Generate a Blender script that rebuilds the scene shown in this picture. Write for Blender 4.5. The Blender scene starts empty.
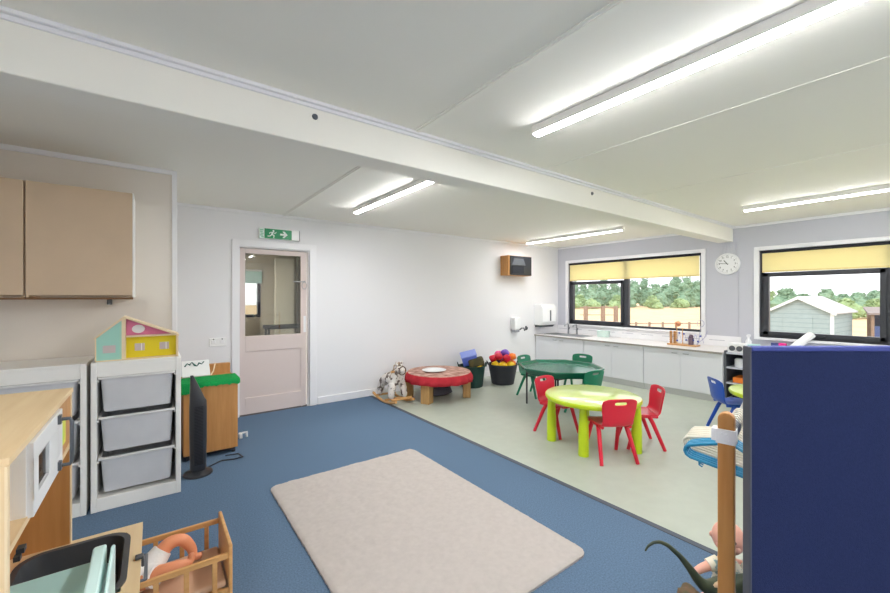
import bpy, bmesh, math, random
from mathutils import Vector, Matrix, noise
R = math.radians
PI = math.pi
random.seed(7)
scene = bpy.context.scene
col = scene.collection

# ------------------------------------------------------------------ materials
def lin(c):
    c /= 255.0
    return c / 12.92 if c <= 0.04045 else ((c + 0.055) / 1.055) ** 2.4
def rgb(r, g, b):
    return (lin(r), lin(g), lin(b), 1)

def mat(name, c, rough=0.5, spec=0.5, var=0.0, scale=20, bump=0.0, bscale=60, metal=0.0, stretch=None, c2=None, trans=0.0, coat=0.0):
    m = bpy.data.materials.new(name)
    m.use_nodes = True
    nt = m.node_tree
    b = nt.nodes['Principled BSDF']
    base = rgb(*c)
    b.inputs['Base Color'].default_value = base
    b.inputs['Roughness'].default_value = rough
    b.inputs['Specular IOR Level'].default_value = spec
    b.inputs['Metallic'].default_value = metal
    b.inputs['Transmission Weight'].default_value = trans
    b.inputs['Coat Weight'].default_value = coat
    tc = nt.nodes.new('ShaderNodeTexCoord')
    mp = nt.nodes.new('ShaderNodeMapping')
    nt.links.new(tc.outputs['Object'], mp.inputs[0])
    if stretch:
        mp.inputs['Scale'].default_value = stretch
    if var or c2:
        n = nt.nodes.new('ShaderNodeTexNoise')
        n.inputs['Scale'].default_value = scale
        n.inputs['Detail'].default_value = 5
        nt.links.new(mp.outputs[0], n.inputs['Vector'])
        r = nt.nodes.new('ShaderNodeValToRGB')
        d = rgb(*c2) if c2 else tuple(max(0, v * (1 - var)) for v in base[:3]) + (1,)
        r.color_ramp.elements[0].position = 0.32
        r.color_ramp.elements[1].position = 0.68
        r.color_ramp.elements[0].color = d
        r.color_ramp.elements[1].color = base if c2 else tuple(min(1, v * (1 + var)) for v in base[:3]) + (1,)
        nt.links.new(n.outputs['Fac'], r.inputs[0])
        nt.links.new(r.outputs[0], b.inputs['Base Color'])
    if bump:
        n2 = nt.nodes.new('ShaderNodeTexNoise')
        n2.inputs['Scale'].default_value = bscale
        n2.inputs['Detail'].default_value = 4
        nt.links.new(tc.outputs['Object'], n2.inputs['Vector'])
        bp = nt.nodes.new('ShaderNodeBump')
        bp.inputs['Strength'].default_value = bump
        bp.inputs['Distance'].default_value = 0.01
        nt.links.new(n2.outputs['Fac'], bp.inputs['Height'])
        nt.links.new(bp.outputs[0], b.inputs['Normal'])
    return m

def wood(name, c, dark, rough=0.45, axis='Z'):
    s = {'X': (1, 14, 14), 'Y': (14, 1, 14), 'Z': (14, 14, 1)}[axis]
    return mat(name, c, rough, 0.4, c2=dark, scale=3.0, stretch=s)

def emit(name, c, s):
    m = bpy.data.materials.new(name)
    m.use_nodes = True
    nt = m.node_tree
    nt.nodes.clear()
    o = nt.nodes.new('ShaderNodeOutputMaterial')
    e = nt.nodes.new('ShaderNodeEmission')
    e.inputs[0].default_value = rgb(*c)
    e.inputs[1].default_value = s
    nt.links.new(e.outputs[0], o.inputs[0])
    return m

def glass(name, tint=(255, 255, 255), refl=0.05):
    m = bpy.data.materials.new(name)
    m.use_nodes = True
    nt = m.node_tree
    nt.nodes.clear()
    o = nt.nodes.new('ShaderNodeOutputMaterial')
    t = nt.nodes.new('ShaderNodeBsdfTransparent')
    t.inputs[0].default_value = rgb(*tint)
    g = nt.nodes.new('ShaderNodeBsdfGlossy')
    g.inputs['Roughness'].default_value = 0.02
    x = nt.nodes.new('ShaderNodeMixShader')
    x.inputs[0].default_value = refl
    nt.links.new(t.outputs[0], x.inputs[1])
    nt.links.new(g.outputs[0], x.inputs[2])
    nt.links.new(x.outputs[0], o.inputs[0])
    return m

def cloth_translucent(name, c, amount=0.5):
    m = bpy.data.materials.new(name)
    m.use_nodes = True
    nt = m.node_tree
    nt.nodes.clear()
    o = nt.nodes.new('ShaderNodeOutputMaterial')
    d = nt.nodes.new('ShaderNodeBsdfDiffuse')
    t = nt.nodes.new('ShaderNodeBsdfTranslucent')
    x = nt.nodes.new('ShaderNodeMixShader')
    tc = nt.nodes.new('ShaderNodeTexCoord')
    n = nt.nodes.new('ShaderNodeTexNoise')
    n.inputs['Scale'].default_value = 90
    nt.links.new(tc.outputs['Object'], n.inputs['Vector'])
    r = nt.nodes.new('ShaderNodeValToRGB')
    k = rgb(*c)
    r.color_ramp.elements[0].color = tuple(v * 0.94 for v in k[:3]) + (1,)
    r.color_ramp.elements[1].color = k
    nt.links.new(n.outputs['Fac'], r.inputs[0])
    nt.links.new(r.outputs[0], d.inputs[0])
    nt.links.new(r.outputs[0], t.inputs[0])
    x.inputs[0].default_value = amount
    nt.links.new(d.outputs[0], x.inputs[1])
    nt.links.new(t.outputs[0], x.inputs[2])
    nt.links.new(x.outputs[0], o.inputs[0])
    return m

def spots(name, c, c2, scale=14, thr=0.55, rough=0.8):
    m = mat(name, c, rough, 0.2, c2=c2, scale=scale)
    r = [n for n in m.node_tree.nodes if n.type == 'VALTORGB'][0]
    r.color_ramp.elements[0].position = thr - 0.03
    r.color_ramp.elements[0].color = rgb(*c)
    r.color_ramp.elements[1].position = thr + 0.03
    r.color_ramp.elements[1].color = rgb(*c2)
    return m

def planks(name, c, dark, scale, direction='Z', rough=0.7):
    m = mat(name, c, rough, 0.2, var=0.06, scale=8)
    nt = m.node_tree
    b = nt.nodes['Principled BSDF']
    src = b.inputs['Base Color'].links[0].from_socket
    tc = nt.nodes.new('ShaderNodeTexCoord')
    w = nt.nodes.new('ShaderNodeTexWave')
    w.wave_type = 'BANDS'
    w.bands_direction = direction
    w.wave_profile = 'SAW'
    w.inputs['Scale'].default_value = scale
    nt.links.new(tc.outputs['Object'], w.inputs['Vector'])
    r = nt.nodes.new('ShaderNodeValToRGB')
    r.color_ramp.elements[0].position = 0.02
    r.color_ramp.elements[1].position = 0.16
    nt.links.new(w.outputs['Fac'], r.inputs[0])
    x = nt.nodes.new('ShaderNodeMix')
    x.data_type = 'RGBA'
    nt.links.new(r.outputs[0], x.inputs[0])
    x.inputs[6].default_value = rgb(*dark)
    nt.links.new(src, x.inputs[7])
    nt.links.new(x.outputs[2], b.inputs['Base Color'])
    return m

M = dict(
    wall=mat('wall_paint', (236, 236, 239), 0.65, 0.25, bump=0.02, bscale=200),
    wallw=mat('alcove_paint', (232, 225, 216), 0.65, 0.25, bump=0.02, bscale=200),
    wallr=mat('window_wall_paint', (198, 199, 208), 0.65, 0.25, bump=0.02, bscale=200),  # greyer and darker than the other walls
    ceil=mat('ceiling_paint', (245, 243, 235), 0.7, 0.2),
    trim=mat('white_gloss', (240, 240, 243), 0.4, 0.4),
    carpet=mat('carpet', (99, 121, 146), 0.95, 0.05, var=0.17, scale=120, bump=0.5, bscale=350),
    vinyl=mat('vinyl', (180, 186, 174), 0.38, 0.4, var=0.03, scale=9, bump=0.02, bscale=40),
    strip=mat('rubber_strip', (78, 84, 96), 0.6),
    rug=mat('rug_pile', (190, 182, 177), 0.95, 0.05, var=0.04, scale=30, bump=0.45, bscale=240),
    white=mat('white_paint', (246, 245, 241), 0.4, 0.4),
    whitep=mat('white_plastic', (240, 241, 242), 0.35, 0.5),
    cab=mat('cabinet_white', (226, 228, 234), 0.35, 0.45),
    cream=mat('cupboard_cream', (212, 188, 160), 0.5, 0.3, var=0.03, scale=5),
    creamd=mat('cupboard_brown', (120, 86, 54), 0.5, 0.3),
    tray=mat('tray_plastic', (214, 215, 219), 0.3, 0.5, var=0.04, scale=6),
    trayr=mat('tray_rim', (226, 226, 226), 0.35, 0.5),
    pale=wood('pale_wood', (240, 214, 172), (230, 200, 154), axis='Y'),
    palez=wood('pale_wood_up', (240, 214, 172), (228, 198, 152), axis='Z'),
    edge=mat('ply_edge', (240, 218, 180), 0.5),
    orange=wood('orange_wood', (205, 150, 92), (190, 134, 76), axis='Z'),
    post=wood('post_wood', (205, 148, 84), (188, 128, 66), axis='Z'),
    cotw=wood('cot_wood', (216, 168, 108), (202, 150, 92), axis='X'),
    teal=mat('teal_plastic', (184, 222, 218), 0.35, 0.45),
    teald=mat('teal_pale', (208, 236, 232), 0.35, 0.45),
    basin=mat('basin_dark', (72, 74, 78), 0.4, 0.5),
    steel=mat('steel', (170, 172, 176), 0.3, 0.5, metal=0.9),
    greyh=mat('grey_metal', (98, 102, 108), 0.4, 0.5, metal=0.3),
    black=mat('black_plastic', (40, 42, 48), 0.35, 0.5),
    dark=mat('dark_frame', (58, 60, 66), 0.4, 0.4),
    soft=mat('soft_black', (46, 48, 54), 0.8, 0.2),
    blind=cloth_translucent('blind_cloth', (253, 246, 204), 0.6),
    blindbar=mat('blind_bar', (232, 214, 150), 0.5),
    glass=glass('window_glass', refl=0.03),
    dglass=glass('door_glass', (225, 226, 222), refl=0.08),
    door=mat('door_paint', (222, 208, 204), 0.45, 0.35),
    exitg=mat('exit_green', (0, 138, 84), 0.4),
    exitw=mat('exit_white', (232, 244, 238), 0.4),
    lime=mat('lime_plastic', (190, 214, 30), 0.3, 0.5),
    limeglare=mat('lime_top_glare', (214, 232, 138), 0.18, 0.6),  # lime paled towards white, reflected glare put into the colour
    red=mat('red_plastic', (214, 26, 56), 0.3, 0.5),
    blue=mat('blue_plastic', (26, 82, 186), 0.3, 0.5),
    green=mat('green_plastic', (18, 124, 92), 0.3, 0.5),
    traygreen=mat('tray_green', (24, 104, 80), 0.25, 0.55),
    matg=mat('grass_mat', (34, 158, 82), 0.9, 0.1, var=0.25, scale=180, bump=0.7, bscale=250),
    navy=mat('navy_felt', (43, 52, 88), 0.95, 0.05, var=0.06, scale=240, bump=0.35, bscale=420),
    alu=mat('board_edge', (96, 98, 106), 0.45, 0.5, metal=0.5),
    redcloth=mat('red_cloth', (182, 52, 62), 0.9, 0.1, var=0.12, scale=14),
    topcloth=mat('printed_cloth', (214, 178, 164), 0.85, 0.1, c2=(150, 108, 96), scale=11),
    card=wood('card_wood', (196, 158, 104), (182, 142, 90), axis='Z'),
    bucketb=mat('bucket_black', (52, 54, 62), 0.5, 0.4),
    bucketg=mat('bucket_green', (28, 62, 58), 0.5, 0.4),
    dapple=spots('dapple_plush', (228, 222, 216), (112, 98, 92), 17, 0.56),
    plush=mat('cream_plush', (230, 222, 208), 0.95, 0.1, bump=0.4, bscale=200),
    skin=mat('doll_skin', (234, 152, 110), 0.45, 0.4),
    skinp=mat('doll_skin_pink', (238, 178, 156), 0.45, 0.4),
    cloth=mat('white_cloth', (240, 236, 232), 0.9, 0.1, bump=0.2, bscale=90),
    print=spots('printed_dress', (236, 228, 206), (150, 178, 176), 40, 0.56),
    lips=mat('doll_lips', (196, 60, 56), 0.5),
    eye=mat('doll_eye', (60, 50, 46), 0.3),
    hang=mat('hanger_teal', (44, 146, 190), 0.3, 0.5),
    hangc=mat('hanger_cream', (232, 226, 208), 0.35, 0.5),
    dino=mat('dino_green', (52, 66, 54), 0.5, 0.4, c2=(78, 84, 60), scale=14),
    dinob=mat('dino_belly', (214, 182, 146), 0.5, 0.4),
    num=mat('clock_black', (44, 46, 52), 0.5),
    pink=mat('hot_pink', (236, 30, 140), 0.5),
    hay=mat('dry_field', (205, 178, 142), 0.95, 0.05, scale=0.4, c2=(214, 188, 152)),
    leaf=mat('tree_leaf', (140, 164, 138), 0.9, 0.1, c2=(116, 144, 120), scale=1.2),
    leafl=mat('shrub_leaf', (158, 176, 128), 0.9, 0.1, c2=(138, 162, 122), scale=1.2),
    bark=mat('bark', (96, 78, 62), 0.9),
    shed=planks('shed_boards', (152, 168, 170), (124, 140, 142), 2.1),
    shedr=mat('shed_roof', (186, 184, 184), 0.7, 0.2, var=0.05, scale=3),
    shedt=mat('shed_trim', (220, 226, 226), 0.6),
    fence=mat('fence_wood', (150, 128, 112), 0.8, 0.1, var=0.1, scale=6),
    yellow=mat('yellow_toy', (244, 200, 30), 0.4), orangep=mat('orange_toy', (240, 130, 40), 0.4),
    purple=mat('purple_toy', (120, 84, 190), 0.4), pinks=mat('pink_toy', (232, 90, 150), 0.4),
    bluebox=mat('periwinkle', (98, 122, 220), 0.4), olive=mat('olive_cloth', (92, 84, 48), 0.8, c2=(62, 62, 44), scale=16),
    houset=mat('house_teal', (166, 218, 202), 0.6), housep=mat('house_pink', (226, 130, 168), 0.6),
    housey=mat('house_yellow', (236, 216, 30), 0.6), houseg=mat('house_window', (206, 192, 190), 0.5),
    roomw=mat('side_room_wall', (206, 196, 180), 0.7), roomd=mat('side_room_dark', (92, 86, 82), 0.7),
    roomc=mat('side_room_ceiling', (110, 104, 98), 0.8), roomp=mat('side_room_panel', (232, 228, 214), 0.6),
    lamp=emit('batten_light', (252, 252, 252), 58.0), lampfill=emit('rear_fill_light', (252, 252, 252), 95.0), lampw=emit('batten_light_window_side', (252, 252, 252), 42.0),  # the rear one is stronger fill for the added unseen strip light
    downl=emit('downlight', (255, 250, 240), 12.0),
)

# ------------------------------------------------------------------ builders
class MB:
    def __init__(s):
        s.bm = bmesh.new()
        s.T = Matrix.Identity(4)
    def _v(s, p):
        return s.bm.verts.new(s.T @ Vector(p))
    def box(s, x0, x1, y0, y1, z0, z1):
        v = [s._v((x, y, z)) for x in (x0, x1) for y in (y0, y1) for z in (z0, z1)]
        for f in ((0, 1, 3, 2), (4, 6, 7, 5), (0, 4, 5, 1), (2, 3, 7, 6), (0, 2, 6, 4), (1, 5, 7, 3)):
            s.bm.faces.new([v[i] for i in f])
        return s
    def obox(s, c, size, rot=None):
        T0 = s.T
        s.T = T0 @ Matrix.Translation(c) @ (rot.to_4x4() if rot else Matrix.Identity(4))
        a, b, d = size[0] / 2, size[1] / 2, size[2] / 2
        s.box(-a, a, -b, b, -d, d)
        s.T = T0
        return s
    def rings(s, rings, cap=True, closed=False):
        vs = [[s._v(p) for p in r] for r in rings]
        n = len(vs[0])
        k = len(vs)
        for i in range(k if closed else k - 1):
            a, b = vs[i], vs[(i + 1) % k]
            for j in range(n):
                try:
                    s.bm.faces.new([a[j], a[(j + 1) % n], b[(j + 1) % n], b[j]])
                except ValueError:
                    pass
        if cap and not closed:
            s.bm.faces.new(list(reversed(vs[0])))
            s.bm.faces.new(vs[-1])
        return s
    def tube(s, pts, r, n=10, closed=False, cap=True):
        pts = [Vector(p) for p in pts]
        k = len(pts)
        rs = r if isinstance(r, (list, tuple)) else [r] * k
        out = []
        up = None
        for i, p in enumerate(pts):
            if closed:
                t = pts[(i + 1) % k] - pts[i - 1]
            else:
                t = pts[min(i + 1, k - 1)] - pts[max(i - 1, 0)]
            t.normalize()
            if up is None:
                up = Vector((0, 0, 1)) if abs(t.z) < 0.9 else Vector((1, 0, 0))
            a = t.cross(up).normalized()
            up = a.cross(t).normalized()
            out.append([p + (a * math.cos(2 * PI * j / n) + up * math.sin(2 * PI * j / n)) * rs[i] for j in range(n)])
        return s.rings(out, cap, closed)
    def cyl(s, p0, p1, r0, r1=None, n=20):
        return s.tube([p0, p1], [r0, r0 if r1 is None else r1], n)
    def lathe(s, prof, c=(0, 0, 0), n=32, sx=1, sy=1):
        return s.rings([[(c[0] + r * sx * math.cos(2 * PI * j / n), c[1] + r * sy * math.sin(2 * PI * j / n), c[2] + z) for j in range(n)] for r, z in prof])
    def sphere(s, c, r, seg=14, sq=(1, 1, 1)):
        prof = [(max(1e-4, math.sin(PI * i / seg)), -math.cos(PI * i / seg)) for i in range(seg + 1)]
        return s.rings([[(c[0] + a * r * sq[0] * math.cos(2 * PI * j / (seg + 4)), c[1] + a * r * sq[1] * math.sin(2 * PI * j / (seg + 4)), c[2] + z * r * sq[2]) for j in range(seg + 4)] for a, z in prof])
    def prism(s, poly, axis, a0, a1):
        def P(u, v, a):
            return {'X': (a, u, v), 'Y': (u, a, v), 'Z': (u, v, a)}[axis]
        return s.rings([[P(u, v, a0) for u, v in poly], [P(u, v, a1) for u, v in poly]])
    def build(s, name, m, parent=None, base=None, bevel=0, smooth=False, world=True, sub=0, seg=2, solid=0):
        bmesh.ops.remove_doubles(s.bm, verts=s.bm.verts, dist=1e-6)
        bmesh.ops.recalc_face_normals(s.bm, faces=s.bm.faces)
        root = parent
        while root is not None and root.parent is not None:
            root = root.parent
        if world:
            if root is not None:
                W = Matrix.Translation(root.location) @ root.rotation_euler.to_matrix().to_4x4()
                s.bm.transform(W.inverted())
            elif base is not None:
                s.bm.transform(Matrix.Translation(-Vector(base)))
        me = bpy.data.meshes.new(name)
        s.bm.to_mesh(me)
        s.bm.free()
        if smooth:
            me.polygons.foreach_set('use_smooth', [True] * len(me.polygons))
        me.materials.append(M[m] if isinstance(m, str) else m)
        o = bpy.data.objects.new(name, me)
        col.objects.link(o)
        if parent is not None:
            o.parent = parent
        elif base is not None:
            o.location = base
        if solid:
            md = o.modifiers.new('solid', 'SOLIDIFY')
            md.thickness = solid
            md.offset = 0
        if bevel:
            md = o.modifiers.new('bevel', 'BEVEL')
            md.width = bevel
            md.segments = seg
            md.limit_method = 'ANGLE'
            md.angle_limit = R(40)
        if sub:
            md = o.modifiers.new('sub', 'SUBSURF')
            md.levels = sub
            md.render_levels = sub
        if smooth and not sub:
            me.set_sharp_from_angle(angle=R(42))
        return o

def tag(o, label, cat, group=None):
    o['label'] = label
    o['category'] = cat
    if group:
        o['group'] = group
    return o
def thing(name, label, cat, loc, rot=0, group=None):
    o = bpy.data.objects.new(name, None)
    o.empty_display_size = 0.1
    col.objects.link(o)
    o.location = loc
    o.rotation_euler = (0, 0, rot)
    return tag(o, label, cat, group)
def structure(o):
    o['kind'] = 'structure'
    return o
def bx(*a):
    return MB().box(*a)
def copy_tree(o, parent=None):
    c = o.copy()
    col.objects.link(c)
    if parent is not None:
        c.parent = parent
    for ch in list(o.children):
        copy_tree(ch, c)
    return c
def place(o, loc, rot, label, first):
    c = o if first else copy_tree(o)
    c.location = loc
    c.rotation_euler = (0, 0, rot)
    c['label'] = label
    return c
def skin(name, verts, edges, radii, m, parent, sub=2, root=0):
    """a continuous figure grown from a skeleton; coordinates are local to the parent"""
    me = bpy.data.meshes.new(name)
    me.from_pydata(verts, edges, [])
    o = bpy.data.objects.new(name, me)
    col.objects.link(o)
    if parent is not None:
        o.parent = parent
    me.materials.append(M[m])
    md = o.modifiers.new('skin', 'SKIN')
    md.use_smooth_shade = True
    for i, v in enumerate(me.skin_vertices[0].data):
        r = radii[i]
        v.radius = r if isinstance(r, tuple) else (r, r)
        v.use_root = (i == root)
    s = o.modifiers.new('sub', 'SUBSURF')
    s.levels = sub
    s.render_levels = sub
    return o

# ------------------------------------------------------------------ room shell
X0, X1, Y0, Y1, H = -1.6, 6.7, -2.4, 5.1, 2.42
CX = 2.46
structure(bx(X0, CX, Y0, Y1, -0.12, 0).build('floor', 'carpet'))
structure(bx(CX, X1, Y0, Y1, -0.12, 0).build('floor', 'vinyl'))
structure(bx(CX - 0.02, CX + 0.022, Y0, Y1, -0.01, 0.004).build('trim_1', 'strip', bevel=0.002))
structure(bx(X0 - 0.1, X1 + 0.2, Y0 - 0.1, Y1 + 0.1, H, H + 0.14).build('ceiling', 'ceil'))
DX0, DX1, DZ = 0.785, 1.605, 2.0
b = MB()
b.box(X0 - 0.1, DX0, Y1, Y1 + 0.1, -0.12, H)
b.box(DX1, X1 + 0.2, Y1, Y1 + 0.1, -0.12, H)
b.box(DX0, DX1, Y1, Y1 + 0.1, DZ, H)
structure(b.build('wall_back', 'wall'))
structure(bx(X0 - 0.1, X0, Y0 - 0.1, Y1, -0.12, H).build('wall_left', 'wallw'))
structure(bx(X0, X1 + 0.2, Y0 - 0.1, Y0, -0.12, H).build('wall_front', 'wall'))
W1 = (2.455, 4.845, 0.868, 2.085)
W2 = (-0.68, 1.745, 0.852, 2.045)
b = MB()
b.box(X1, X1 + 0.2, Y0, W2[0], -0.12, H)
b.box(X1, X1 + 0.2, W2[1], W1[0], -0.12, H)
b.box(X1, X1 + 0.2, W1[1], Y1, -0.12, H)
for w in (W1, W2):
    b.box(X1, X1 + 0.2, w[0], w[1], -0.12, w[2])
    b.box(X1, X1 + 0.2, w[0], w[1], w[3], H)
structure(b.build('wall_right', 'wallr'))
AX, AY = 0.14, 3.85
structure(bx(X0, AX, AY, Y1, 0, H).build('wall_alcove', 'wallw'))
structure(bx(AX - 0.028, AX + 0.006, AY - 0.012, AY + 0.03, 0, H).build('trim_2', 'trim', bevel=0.003))
# cornices and baseboards
structure(bx(AX, X1, Y1 - 0.02, Y1, H - 0.035, H).build('trim_3', 'trim', bevel=0.004))
structure(bx(X0, AX - 0.028, AY - 0.02, AY, H - 0.035, H).build('trim_4', 'trim', bevel=0.004))
structure(bx(X1 - 0.02, X1, Y0, Y1 - 0.02, H - 0.035, H).build('trim_5', 'trim', bevel=0.004))
structure(bx(1.71, 5.9, Y1 - 0.018, Y1, 0, 0.095).build('baseboard_back', 'trim', bevel=0.005))
structure(bx(AX, 0.69, Y1 - 0.018, Y1, 0, 0.095).build('baseboard_back', 'trim', bevel=0.005))
# ceiling beam with its stepped cover strip
b = bx(X0, X1, 2.05, 2.24, 2.2, H)
structure(b.build('trim_6', 'ceil', bevel=0.006))
b = bx(X0, X1, 2.038, 2.05, 2.385, H)
b.box(X0, X1, 2.018, 2.038, 2.402, H)
structure(b.build('trim_7', 'trim', bevel=0.003))
for x, z in ((0.674, 2.345), (3.18, 2.34)):
    structure(MB().cyl((x, 2.049, z), (x, 2.04, z), 0.016, 0.012, 14).build('trim_8', 'greyh', smooth=True))
# ceiling cover strips
b = bx(1.265, 1.315, Y0, 2.018, H - 0.006, H)
b.box(1.28, 1.30, Y0, 2.018, H - 0.011, H)
b.box(1.265, 1.315, 2.24, Y1 - 0.02, H - 0.006, H)
b.box(1.28, 1.30, 2.24, Y1 - 0.02, H - 0.011, H)
structure(b.build('trim_9', 'ceil', bevel=0.002))
b = bx(2.49, 2.505, Y0, 2.018, H - 0.004, H)
b.box(3.9, 3.915, Y0, 2.018, H - 0.004, H)
structure(b.build('trim_10', 'ceil', bevel=0.001))
# vertical cover strips and trunking on the window wall between the windows
b = bx(X1 - 0.008, X1, 1.985, 2.0, 0.72, 2.2)
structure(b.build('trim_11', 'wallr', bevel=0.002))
b = MB()
for k in range(5):
    b.box(X1 - 0.02, X1, 2.03 + k * 0.032, 2.052 + k * 0.032, 1.98, 2.2)
b.box(X1 - 0.012, X1, 2.02, 2.19, 1.98, 2.2)
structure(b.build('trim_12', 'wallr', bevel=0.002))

# door and architrave
b = MB()
b.box(0.715, DX0, Y1 - 0.022, Y1, 0, 2.075)
b.box(DX1, 1.69, Y1 - 0.022, Y1, 0, 2.075)
b.box(DX0, DX1, Y1 - 0.022, Y1, DZ, 2.075)
b.box(DX0, DX0 + 0.012, Y1, Y1 + 0.1, 0, DZ)
b.box(DX1 - 0.012, DX1, Y1, Y1 + 0.1, 0, DZ)
b.box(DX0 + 0.012, DX1 - 0.012, Y1, Y1 + 0.1, DZ - 0.012, DZ)
structure(b.build('trim_13', 'trim', bevel=0.004))
dx0, dx1, dy0, dy1 = DX0 + 0.015, DX1 - 0.03, Y1 + 0.035, Y1 + 0.08
b = MB()
b.box(dx0, dx0 + 0.062, dy0, dy1, 0.008, DZ - 0.02)
b.box(dx1 - 0.062, dx1, dy0, dy1, 0.008, DZ - 0.02)
b.box(dx0 + 0.062, dx1 - 0.062, dy0, dy1, 1.925, DZ - 0.02)
b.box(dx0 + 0.062, dx1 - 0.062, dy0, dy1, 0.75, 0.935)
b.box(dx0 + 0.062, dx1 - 0.062, dy0, dy1, 0.008, 0.2)
door = structure(b.build('door_1', 'door', bevel=0.004))
structure(bx(dx0 + 0.05, dx1 - 0.05, dy0 + 0.015, dy1 - 0.01, 0.19, 0.76).build('lower_panel', 'door', door))
structure(bx(dx0 + 0.055, dx1 - 0.055, dy0 + 0.018, dy0 + 0.024, 0.925, 1.935).build('door_pane', 'dglass', door))
b = MB()
b.cyl((dx1 - 0.03, dy0, 1.60), (dx1 - 0.03, dy0 - 0.03, 1.60), 0.012)
b.box(dx1 - 0.17, dx1 - 0.02, dy0 - 0.034, dy0 - 0.024, 1.592, 1.606)
b.tube([(dx1 - 0.03 + 0.03 * math.sin(a), dy0 - 0.02, 1.55 - 0.045 * math.cos(a)) for a in [k * PI / 8 for k in range(16)]], 0.004, 6, closed=True)
structure(b.build('door_handle', 'steel', door, smooth=True))
b = bx(dx1 - 0.035, dx1 - 0.005, dy0 - 0.004, dy0, 0.95, 1.16)
structure(b.build('finger_plate', 'trim', door))

# side room seen through the door pane
b = MB()
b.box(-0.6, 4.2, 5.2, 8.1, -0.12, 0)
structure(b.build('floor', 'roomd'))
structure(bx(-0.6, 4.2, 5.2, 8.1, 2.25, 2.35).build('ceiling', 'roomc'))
b = MB()
b.box(-0.6, 0.85, 8.0, 8.1, 0, 2.25)
b.box(1.6, 4.2, 8.0, 8.1, 0, 2.25)
b.box(0.85, 1.6, 8.0, 8.1, 0, 1.03)
b.box(0.85, 1.6, 8.0, 8.1, 1.84, 2.25)
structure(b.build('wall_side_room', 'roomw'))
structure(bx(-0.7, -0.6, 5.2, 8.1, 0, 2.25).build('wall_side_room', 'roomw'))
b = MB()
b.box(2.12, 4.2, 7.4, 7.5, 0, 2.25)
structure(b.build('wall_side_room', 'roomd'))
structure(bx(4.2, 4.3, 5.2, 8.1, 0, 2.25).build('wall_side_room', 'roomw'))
structure(bx(1.78, 2.12, 7.62, 7.7, 0, 2.12).build('trim_14', 'roomp', bevel=0.01))
b = MB()
b.box(2.2, 2.85, 7.37, 7.4, 0, 1.72)
structure(b.build('door_2', 'soft', bevel=0.01))
b = MB()
for a in ((0.85, 1.6, 1.03, 1.08), (0.85, 1.6, 1.79, 1.84), (0.85, 0.9, 1.08, 1.79), (1.55, 1.6, 1.08, 1.79)):
    b.box(a[0], a[1], 7.98, 8.06, a[2], a[3])
w = structure(b.build('window_3', 'dark'))
structure(bx(0.9, 1.55, 8.02, 8.026, 1.08, 1.79).build('window_pane', 'glass', w))
t = thing('roller_blind', 'pale teal blind on the window seen through the door pane', 'blind', (1.22, 7.95, 1.62))
bx(0.84, 1.62, 7.955, 7.96, 1.66, 1.90).build('blind_fabric', 'teal', t)
MB().cyl((0.84, 7.957, 1.90), (1.62, 7.957, 1.90), 0.018).build('blind_roller', 'trim', t, smooth=True)
t = thing('ceiling_light', 'small round downlight glowing in the dim room behind the door', 'light', (1.35, 6.9, 2.25))
MB().lathe([(0.05, -0.02), (0.062, -0.01), (0.062, 0)], (1.35, 6.9, 2.25), 20).build('lamp_ring', 'trim', t, smooth=True)
MB().lathe([(0.045, -0.026), (0.048, -0.02)], (1.35, 6.9, 2.25), 20).build('lamp_disc', 'downl', t)
t = thing('ceiling_light', 'added unseen light panel brightening the side room behind the door', 'light', (0.35, 6.4, 2.25))  # added out of view to lift the dark side room
bx(0.05, 0.65, 6.1, 6.7, 2.22, 2.25).build('fill_frame', 'trim', t)
bx(0.08, 0.62, 6.13, 6.67, 2.212, 2.22).build('fill_panel', emit('side_room_fill', (255, 250, 240), 45.0), t)
t = thing('cushioned_chair', 'dark high-backed chair in the room behind the glazed door', 'chair', (1.2, 7.2, 0))
b = bx(0.98, 1.22, 7.36, 7.44, 0.45, 1.42)
b.build('backrest', 'roomd', t, bevel=0.03)
bx(0.96, 1.24, 7.0, 7.36, 0.38, 0.46).build('seat', 'roomd', t, bevel=0.02)
for x in (0.99, 1.21):
    for y in (7.03, 7.4):
        MB().cyl((x, y, 0), (x, y, 0.4), 0.015, 0.018, 8).build('leg', 'black', t)
t = thing('side_table', 'low dark table beside the pale panel behind the door', 'table', (1.95, 7.25, 0))
bx(1.5, 2.35, 7.0, 7.3, 0.86, 0.92).build('tabletop', 'soft', t, bevel=0.01)
for x in (1.54, 2.31):
    for y in (7.04, 7.26):
        MB().cyl((x, y, 0), (x, y, 0.86), 0.02, n=8).build('leg', 'black', t)

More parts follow.
